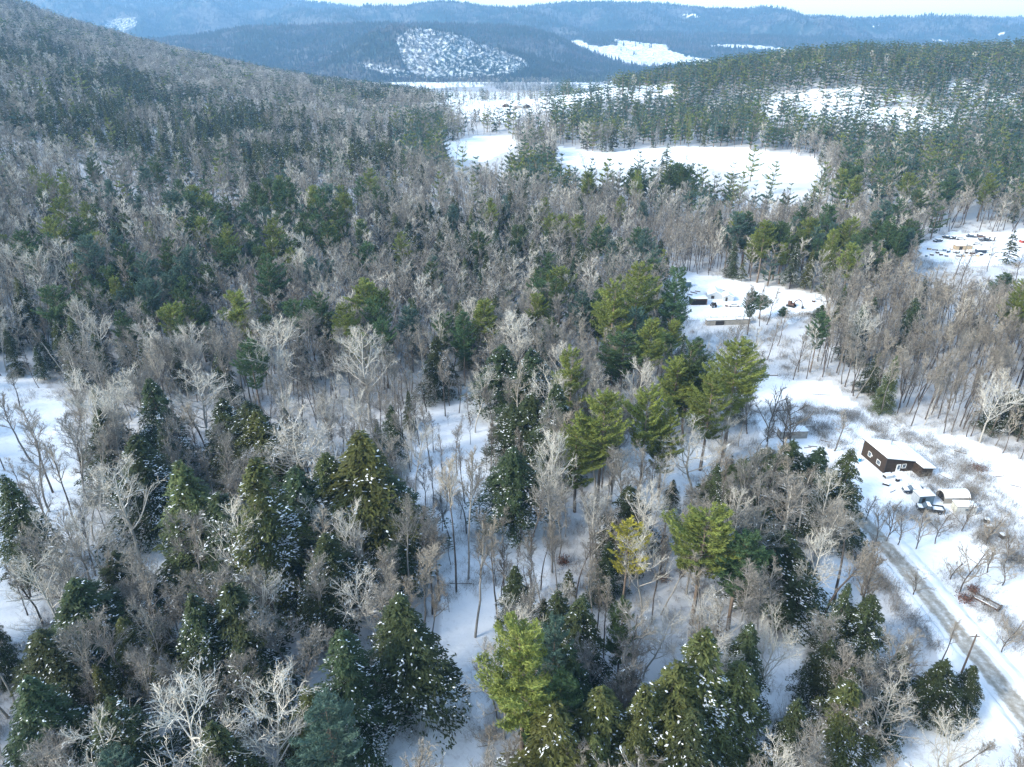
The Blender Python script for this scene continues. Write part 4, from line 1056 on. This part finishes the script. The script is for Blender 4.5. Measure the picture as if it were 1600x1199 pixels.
# ------------------------------------------------------------------ far farms
def barn(u, v, rz, w_, d_, h_, wall, label):
    t = shed(u, v, rz, w_, d_, h_, wall, label, name='barn', cat='barn', gable=w_*0+h_*.5, th=.4); return t
barn(786, 168, 5, 7, 12, 3, 'rust', 'left brown barn of the farm in the valley fields'); barn(802, 171, -5, 10, 7, 3, 'beige', 'grey barn of the farm in the valley fields'); barn(818, 170, 4, 8, 8, 3, 'fascia', 'dark barn right end of the farm in the valley fields')
shed(884, 219, 0, 10, 8, 3, 'pale_grey', 'pale house among trees at the left end of the white field', name='far_house', cat='house', gable=2, th=.3)
# ------------------------------------------------------------------ individuals (those that show largest) and the mass
KN = {0: 'hem', 1: 'pine', 2: 'bare', 3: 'slim'}
vt_ = proj(x, y, z+hh)[1]; vis = (u > -30) & (u < 1630) & (vt_ < 1190) & (v > 0)
size = np.where(vis, hh/d, -1)
LIMIT = {0: 300, 1: 300, 2: 300, 3: 300}
solo = np.zeros(len(x), bool)
for k in range(4):
    names = {'hem': 0, 'hem_y': 0, 'pine': 1, 'pine_l': 1, 'pine_b': 1, 'pine_y': 1, 'bare': 2, 'barew': 2, 'slim': 3}
    have = sum(1 for s in SPOTS if names.get(s[3], -1) == k)
    ii = np.where(kind == k)[0]; ii = ii[np.argsort(-size[ii])][:max(0, LIMIT[k]-have)]; solo[ii] = True
for i in np.where(solo)[0]:
    k = KN[int(kind[i])]
    if k == 'hem' and rg.random() < .28: k = 'hem_y'
    if k == 'pine': k = rg.choice(['pine', 'pine', 'pine_l', 'pine_b'])
    if k == 'bare' and rg.random() < .25: k = 'barew'
    pr = PRO[k]; var = rg.randrange(len(pr)); s = hh[i]/pr[var]['H']
    SPOTS.append([x[i], y[i], z[i], k, var, s*rg.uniform(.85, 1.25), s, rg.random()*6.28, rg.uniform(-.05, .05), None])
# names for places in the photograph, used to tell trees apart
ZONES = [
 ([(1180,440),(1720,440),(1720,600),(1345,620),(1180,585)], 'in the tan wood above the house yard'),
 ([(1345,600),(1720,600),(1720,760),(1430,680)], 'along the wood edge behind the brown house'),
 ([(1185,590),(1400,640),(1345,720),(1180,700)], 'in the brushy corner left of the brown house'),
 ([(1330,700),(1720,700),(1720,1000),(1480,1000)], 'in the orchard below the parked vehicles'),
 ([(1260,850),(1480,900),(1600,1300),(1240,1300)], 'in the roadside thicket left of the gravel road'),
 ([(1140,720),(1380,720),(1330,900),(1240,960),(1140,960)], 'in the mixed wood between the golden pine and the yard'),
 ([(940,800),(1240,800),(1240,1000),(940,1000)], 'between the golden pine and the dark snow-flecked hemlock'),
 ([(790,1000),(1240,1000),(1260,1500),(760,1500)], 'in the evergreen clump at the bottom centre'),
 ([(590,1000),(790,1000),(760,1500),(590,1500)], 'in the open snow gap at the bottom'),
 ([(640,800),(860,800),(850,1000),(640,1000)], 'on the snow below the snow-laden centre hemlock'),
 ([(860,800),(960,800),(960,1000),(850,1000)], 'on the snow left of the golden pine'),
 ([(600,600),(800,600),(800,800),(640,800)], 'among the thin trunks right of the great olive hemlock'),
 ([(800,600),(980,600),(980,800),(800,800)], 'around the three stemmed bright pine'),
 ([(980,600),(1200,600),(1200,800),(980,800)], 'below the right hand pine group'),
 ([(940,400),(1200,440),(1190,600),(940,600)], 'in the pine group beside the machinery clearing'),
 ([(-100,560),(140,560),(140,930),(-100,930)], 'beside the snow gap at the left edge'),
 ([(140,560),(420,560),(420,720),(140,720)], 'above the glowing yellow topped hemlock'),
 ([(140,720),(420,720),(420,900),(140,900)], 'around the glowing yellow topped hemlock'),
 ([(420,600),(600,600),(640,860),(420,860)], 'behind the great olive hemlock'),
 ([(420,860),(640,860),(600,1030),(420,1030)], 'below the great olive hemlock'),
 ([(-100,900),(420,900),(420,1060),(-100,1060)], 'in the lower left hemlock group'),
 ([(-100,1060),(600,1060),(600,1500),(-100,1500)], 'along the bottom edge at the left'),
 ([(-100,430),(200,430),(200,560),(-100,560)], 'in the grey wood at the far left'),
 ([(200,430),(450,430),(450,600),(200,600)], 'in the grey wood left of centre'),
 ([(450,430),(700,430),(700,600),(450,600)], 'in the grey wood above the great olive hemlock'),
 ([(700,430),(960,430),(960,600),(700,600)], 'in the centre wood left of the pine group'),
 ([(-100,300),(230,300),(230,430),(-100,430)], 'on the left slope below the dark hemlock band'),
 ([(230,300),(560,300),(560,430),(230,430)], 'in the bright pine stand on the left slope'),
 ([(560,300),(960,300),(960,430),(560,430)], 'in the mixed wood above centre'),
 ([(960,300),(1400,300),(1450,450),(960,450)], 'behind the machinery clearing'),
 ([(1290,250),(1720,250),(1720,440),(1290,440)], 'round the upper right snowy work yard'),
 ([(860,60),(1720,60),(1720,250),(860,250)], 'on the wooded knoll with the snowy ledges'),
 ([(860,250),(1290,250),(1290,310),(860,310)], 'along the near side of the white field'),
 ([(-100,0),(700,0),(700,300),(-100,300)], 'on the long slope at the upper left')]
def zone(u_, v_):
    for p, s in ZONES:
        if inpoly(np.array([u_]), np.array([v_]), p)[0]: return s
    return 'at the edge of the wood'
NOUN = {'hem': 'dark green hemlock', 'hem_y': 'olive green hemlock', 'pine': 'green pine', 'pine_l': 'yellow-green pine', 'pine_b': 'blue-green pine', 'pine_y': 'golden pine',
        'bare': 'grey leafless tree', 'barew': 'pale limbed leafless tree', 'slim': 'slender leafless tree', 'small': 'little bare tree'}
PL = {'hemlock_tree': 'hemlocks', 'pine_tree': 'pines', 'bare_tree': 'spreading leafless trees', 'slender_tree': 'slender leafless trees', 'young_tree': 'little bare trees'}
todo = []
for s_ in SPOTS:
    X, Y, Z, k, var, sxy, sz, rz, tl, lab = s_
    pr = PRO[k][var]; nm, cat = NAMES[k]; uu, vv, _ = proj(X, Y, Z); zn = zone(float(uu), float(vv)); hgt = sz*pr['H']; wd = sxy/sz
    if not lab:
        szw = 'tall' if hgt > 18 else ('short' if hgt < 11 else 'mid-height'); shp = 'narrow' if wd < .9 else ('wide' if wd > 1.15 else '')
        cand = [szw, shp, 'snow-flecked' if k.startswith('hem') and var % 2 else '', NOUN[k], zn]
        lab = ' '.join(' '.join(cand).split())
        if len(lab.split()) > 13: cand[1] = ''; lab = ' '.join(' '.join(cand).split())
        if len(lab.split()) > 13: cand[2] = ''; lab = ' '.join(' '.join(cand).split())
        todo.append([s_, lab, float(uu), float(vv)])
    s_.append((nm, cat, zn))
by_l = {}
for t_ in todo: by_l.setdefault(t_[1], []).append(t_)
for lab, L_ in by_l.items():
    if len(L_) == 1: L_[0][0][9] = lab; continue
    um = sorted(t[2] for t in L_); vm_ = sorted(t[3] for t in L_)
    def part(val, arr, w):
        n_ = len(arr)
        if n_ < 4 or arr[-1]-arr[0] < 25: return ''
        return w[0] if val <= arr[n_//3] else (w[2] if val > arr[(2*n_)//3] else w[1])
    if len(L_) in (2, 3) and um[-1]-um[0] > 12:
        for t in L_: t[0][9] = {um[0]: 'leftmost ', um[-1]: 'rightmost '}.get(t[2], 'middle ')+lab
    else:
        for t in L_: t[0][9] = ' '.join((part(t[3], vm_, ('upper', '', 'lower'))+' '+part(t[2], um, ('left', 'middle', 'right'))+' '+lab).split())
fin = {}
for t in todo:
    w_ = t[0][9].split()
    for drop in ('mid-height', 'wide', 'narrow', 'middle', 'limbed', 'tall', 'short', 'grey', 'leafless'):
        if len(w_) > 16 and drop in w_: w_.remove(drop)
    t[0][9] = ' '.join(w_); fin.setdefault(t[0][9], []).append(t)
for lab, L_ in fin.items():
    if len(L_) > 1 and len(lab.split()) <= 13:
        L_.sort(key=lambda t: t[2])
        if L_[1][2]-L_[0][2] > 6: L_[0][0][9] = lab+', leftmost of these'
        if L_[-1][2]-L_[-2][2] > 6: L_[-1][0][9] = lab+', rightmost of these'
for s_ in SPOTS:
    X, Y, Z, k, var, sxy, sz, rz, tl, lab, (nm, cat, zn) = s_
    pr = PRO[k][var]
    root = thing(nm, lab, cat, (X, Y, Z-.15), rz, PL[nm]+' '+zn, (sxy, sxy, sz)); root.rotation_euler = (tl, tl*.6, rz)
    for pn, me, mt_ in pr['parts']:
        ob = obj(pn, me, root)
        if me.materials[0] != mt_: ob.material_slots[0].link = 'OBJECT'; ob.material_slots[0].material = mt_
        if pn == 'snow': ob['kind'] = 'stuff'
def scatter(name, label, P, S, ROT, IDX, protos):
    """a mass of trees nobody could count: one object, instanced on its own points"""
    me = mesh(name, P, np.zeros((0, 3), np.int32), (), attrs={'scl': ('FLOAT_VECTOR', S.astype(np.float32)), 'rot': ('FLOAT_VECTOR', ROT.astype(np.float32)), 'idx': ('INT', IDX.astype(np.int32))})
    o = obj(name, me, kind='stuff', label=label)
    col = bpy.data.collections.new(name+'_kinds')
    for i, m_ in enumerate(protos):
        q = bpy.data.objects.new('%s_%02d' % (name, i), m_); col.objects.link(q)
    ng = bpy.data.node_groups.new(name, 'GeometryNodeTree')
    ng.interface.new_socket('Geometry', in_out='INPUT', socket_type='NodeSocketGeometry'); ng.interface.new_socket('Geometry', in_out='OUTPUT', socket_type='NodeSocketGeometry')
    N = ng.nodes; L = ng.links; gi = N.new('NodeGroupInput'); go = N.new('NodeGroupOutput'); ip = N.new('GeometryNodeInstanceOnPoints')
    ci = N.new('GeometryNodeCollectionInfo'); ci.inputs['Collection'].default_value = col; ci.inputs['Separate Children'].default_value = True; ci.inputs['Reset Children'].default_value = True
    def na(nm, t):
        a = N.new('GeometryNodeInputNamedAttribute'); a.data_type = t; a.inputs['Name'].default_value = nm; return a.outputs[0]
    L.new(gi.outputs[0], ip.inputs['Points']); L.new(ci.outputs[0], ip.inputs['Instance']); ip.inputs['Pick Instance'].default_value = True
    L.new(na('idx', 'INT'), ip.inputs['Instance Index']); L.new(na('rot', 'FLOAT_VECTOR'), ip.inputs['Rotation']); L.new(na('scl', 'FLOAT_VECTOR'), ip.inputs['Scale'])
    L.new(ip.outputs[0], go.inputs[0])
    md = o.modifiers.new('scatter', 'NODES'); md.node_group = ng
    return o
def lod(kind_, k):
    """prototype meshes for the mass: 0 middle distance, 1 far"""
    L = []
    for s in range(3):
        if kind_ == 'hem':
            P = conifer(111+s, 20, 4.6, 'hem', (90, 34)[k], (22, 9)[k], (1.0, 1.9)[k], (150, 14)[k], .06)
            for mm in ('hem', 'hem_y') if s else ('hem',): L.append(joined('hemlock', P, [('trunk', M['bark']), ('crown', M[mm]), ('snow', M['snowtree'])]))
        if kind_ == 'pine':
            P = conifer(141+s, 22, 4.8, 'pine', (70, 34)[k], (34, 20)[k], (1.0, 1.8)[k], 20, .16)
            for mm in ('pine', 'pine_b') if s else ('pine_l',): L.append(joined('pine', P, [('trunk', M['barkp']), ('crown', M[mm])]))
        if kind_ == 'bare':
            P = broad(161+s, 20, 4.8, .3, (12, 8)[k], (5, 4)[k], (5, 4)[k], 1-k, (.07, .17)[k])
            L.append(joined('bare', P, [('trunk', M['twig' if k else 'bark']), ('branches', M['twig' if s else 'twigw'])]))
        if kind_ == 'slim':
            P = broad(181+s, 20, 3.6, .42, (12, 8)[k], (5, 4)[k], (5, 4)[k], 1-k, (.065, .16)[k], rise=1.5)
            L.append(joined('slim', P, [('trunk', M['sap' if k else 'bark']), ('branches', M['sap' if s != 1 else 'twig'])]))
    return L
STN = {0: ('hemlock_forest', 'dark hemlocks scattered through the far slopes and valley'), 1: ('pine_forest', 'green pines crowding the knoll and valley woods'),
       2: ('leafless_forest', 'grey leafless hardwoods covering the slopes'), 3: ('thin_trunk_forest', 'thin leafless trunks and twigs filling the woods')}
for k in range(4):
    i = np.where((kind == k) & ~solo)[0]; mid = lod(KN[k], 0); far = lod(KN[k], 1)
    near_p = []
    H0 = 22 if k == 1 else 20
    s = hh[i]/H0; n = len(i)
    near = y[i] < 620
    idx = np.where(near, rn.integers(0, len(mid), n), len(mid)+rn.integers(0, len(far), n))
    w_ = s*rn.uniform(.85, 1.3, n)*np.where(y[i] > 1400, 1.5, np.where(y[i] > 700, 1.3, 1.))
    S = np.stack([w_, w_, s], 1); ROT = np.stack([rn.uniform(-.05, .05, n), rn.uniform(-.05, .05, n), rn.uniform(0, 6.28, n)], 1)
    scatter(*STN[k], np.stack([x[i], y[i], z[i]-.2], 1), S, ROT, idx, mid+far)
# brush and saplings on the snow under the near wood
def brush():
    V = []; F = []; n = 0; rng = np.random.default_rng(9)
    A = []; B = []; W = []
    for k in range(46):
        a = rng.random()*6.28; p = np.array([rng.normal(0, .7), rng.normal(0, .7), 0]); h = rng.uniform(.5, 2.6)
        q = p+np.array([rng.normal(0, .25)*h, rng.normal(0, .25)*h, h]); A.append(p); B.append(q); W.append(.03)
        for j in range(4):
            f = rng.uniform(.3, .95); s = p+(q-p)*f; A.append(s); B.append(s+np.array([rng.normal(0, .35), rng.normal(0, .35), rng.uniform(.1, .5)])*h*.4); W.append(.022)
    A = np.array(A); B = np.array(B); W = np.array(W); sd = unit(np.cross(B-A, rng.normal(0, 1, A.shape)))*W[:, None]*.5
    return np.stack([A-sd, A+sd, B+sd*.4, B-sd*.4], 1).reshape(-1, 3), np.arange(len(A)*4).reshape(-1, 4)
Vb, Fb = brush()
bm_ = [mesh('brush', Vb, Fb, [M['sap']]), mesh('brush', Vb*np.array([1.5, .8, .6]), Fb, [M['twig']])]
q = 15000; by = 35+330*rn.random(q)**.9; bx = (rn.random(q)*2-1)*(by+60)*.85
bu, bv, _ = proj(bx, by, T(bx, by)); bo = anyp(bu, bv, OPEN); bt = anyp(bu, bv, THIN)
keep = ~bo & (fbm(bx/14, by/14, 71, 3) > np.where(bt, .60, .42)); bx, by = bx[keep], by[keep]; n = len(bx); s = rn.uniform(.5, 1.3, n)
scatter('undergrowth', 'thin brown brush sticking out of the snow under the trees', np.stack([bx, by, T(bx, by)-.05], 1), np.stack([s, s, s], 1), np.stack([0*s, 0*s, rn.uniform(0, 6.28, n)], 1), rn.integers(0, 2, n), bm_)

# woods on the far hills: tiny trees on the ridges' own surface
def tiny(seed, leafy):
    rng = np.random.default_rng(seed); V = []; F = []; n = 0
    if leafy:
        for k, (z0, r0, z1) in enumerate(((0, 4.2, 9), (5, 3.4, 14), (10, 2.2, 19))):
            m_ = 5; V += [(r0*rng.uniform(.7, 1.2)*math.cos(a+k), r0*rng.uniform(.7, 1.2)*math.sin(a+k), z0+rng.uniform(-.8, .8)) for a in np.arange(m_)*6.283/m_]+[(rng.normal(0, .3), rng.normal(0, .3), z1)]
            F += [(n+i, n+(i+1) % m_, n+m_) for i in range(m_)]; n += m_+1
    else:
        for k in range(16):
            a = rng.random()*6.28; r_ = rng.uniform(2, 5); z_ = rng.uniform(9, 17); w_ = .5
            V += [(w_*math.cos(a+1.6), w_*math.sin(a+1.6), 1), (-w_*math.cos(a+1.6), -w_*math.sin(a+1.6), 1), (r_*math.cos(a), r_*math.sin(a), z_)]; F.append((n, n+1, n+2)); n += 3
    return mesh('far_tree', V, F, [M['hem'] if leafy else M['bark']])
TP = [tiny(i, i < 4) for i in range(6)]
X_ = []; K_ = []; Z_ = []
for nm_, num, on, sc0 in (('wooded_hill', 26000, 0, 1.0), ('rocky_knob', 9000, .26, .8), ('farm_slope', 22000, .05, 1.15), ('distant_ridge', 26000, .03, 1.3), ('distant_mountain', 20000, .12, 1.4)):
    XX, YY, ZZ, S, ok_ = HILL[nm_]; ii, jj = np.where(ok_); pk = rn.integers(0, len(ii), num); i = np.minimum(ii[pk], XX.shape[0]-2); j = np.minimum(jj[pk], XX.shape[1]-2)
    a = rn.random(num)[:, None]; b_ = rn.random(num)[:, None]; PP = np.stack([XX, YY, ZZ], -1)
    Q = (PP[i, j]*(1-a)+PP[i, j+1]*a)*(1-b_)+(PP[i+1, j]*(1-a)+PP[i+1, j+1]*a)*b_
    cl = fbm(Q[:, 0]/160, Q[:, 1]/90, 12, 3); k_ = (rn.random(num) < np.where(S[i, j] > .1, on*np.clip((cl-.38)*5, .1, 1), 1)); Q = Q[k_]; cl = cl[k_]
    X_.append(Q); K_.append(np.where(rn.random(len(Q)) < ss(.42, .58, cl)*.8+.1, rn.integers(0, 4, len(Q)), rn.integers(4, 6, len(Q)))); Z_.append(np.full(len(Q), sc0)*rn.uniform(.6, 1.2, len(Q)))
X_ = np.concatenate(X_); K_ = np.concatenate(K_); Z_ = np.concatenate(Z_); n = len(X_)
scatter('far_hill_forest', 'woods clothing the blue hills beyond the valley', X_-np.array([0, 0, 1.]), np.stack([Z_, Z_, Z_], 1), np.stack([0*Z_, 0*Z_, rn.uniform(0, 6.28, n)], 1), K_, TP)
def rock():
    rng = np.random.default_rng(3); import bmesh
    bm = bmesh.new(); bmesh.ops.create_icosphere(bm, subdivisions=2, radius=1)
    for v_ in bm.verts: v_.co = v_.co*(.75+.5*float(vn(v_.co.x*1.7+9, v_.co.y*1.7+v_.co.z*2.3+9, 4))); v_.co.z = min(v_.co.z, .55)*.8
    me = bpy.data.meshes.new('rock'); bm.to_mesh(me); bm.free(); me.materials.append(mat('grey_ledge_rock', (.16, .145, .13), .9, var=.3, snow=1.25)); return me
q = 2600; ru = rn.uniform(1160, 1600, q); rv = rn.uniform(125, 212, q); inn = anyp(ru, rv, OPEN[7:9]) & (vn(ru/14, rv/6, 3) > .45); ru, rv = ru[inn][:420], rv[inn][:420]
RP = np.array([G(a, b) for a, b in zip(ru, rv)]); n = len(RP); s = rn.uniform(1.2, 4.2, n)
scatter('rock_ledges', 'broken grey rock ledges on the snowy face of the knoll', RP-np.array([0, 0, .4]), np.stack([s*1.9, s*.8, s*.7], 1), np.stack([0*s, 0*s, rn.normal(0, .25, n)], 1), np.zeros(n), [rock()])
def rows():
    X = []; Y = []; S_ = []
    for pts, wd, n in [([(1330,640),(1400,672),(1450,700),(1500,740),(1560,800),(1610,850)], 3.6, 110), ([(1440,690),(1490,715),(1530,745),(1545,780)], 4.2, 90), ([(1445,748),(1480,762),(1530,800),(1580,850),(1620,900)], 4.2, 150),
                       ([(1200,650),(1260,660),(1320,690)], 6., 130), ([(1380,800),(1450,812),(1520,830),(1600,880)], 3., 90), ([(1250,640),(1320,648),(1400,690)], 2., 90), ([(1340,870),(1400,940),(1460,1010)], 1.5, 50), ([(1480,900),(1560,960),(1600,1010)], 3., 60),
                       ([(1160,1130),(1300,1160),(1400,1150)], 4., 70), ([(1100,505),(1180,500),(1290,490)], 2., 120)]:
        P = np.array([G(a, b)[:2] for a, b in pts]); t = np.linspace(0, len(P)-1, n); k = np.minimum(t.astype(int), len(P)-2); f = (t-k)[:, None]
        Q = P[k]*(1-f)+P[k+1]*f+rn.normal(0, wd, (n, 2))*.6; X.append(Q[:, 0]); Y.append(Q[:, 1]); S_.append(rn.uniform(.45, 1.0, n))
    return np.concatenate(X), np.concatenate(Y), np.concatenate(S_)
bx, by, s = rows(); n = len(s)
scatter('yard_brush', 'brown brush and weeds along the banks around the house yard', np.stack([bx, by, T(bx, by)-.05], 1), np.stack([s*1.2, s*1.2, s], 1), np.stack([0*s, 0*s, rn.uniform(0, 6.28, n)], 1), rn.integers(0, 2, n), bm_)

# ------------------------------------------------------------------ haze
m = bpy.data.materials.new('haze'); m.use_nodes = True; N = m.node_tree.nodes; N.clear()
pv = N.new('ShaderNodeVolumePrincipled'); pv.inputs['Color'].default_value = (.30, .60, 1, 1); pv.inputs['Density'].default_value = .00013; pv.inputs['Anisotropy'].default_value = .1
mo = N.new('ShaderNodeOutputMaterial'); m.node_tree.links.new(pv.outputs[0], mo.inputs['Volume'])
MB().box((0, 5200, 175), (26000, 12000, 640)).build('haze', m, kind='stuff', label='thin blue air over the far hills')
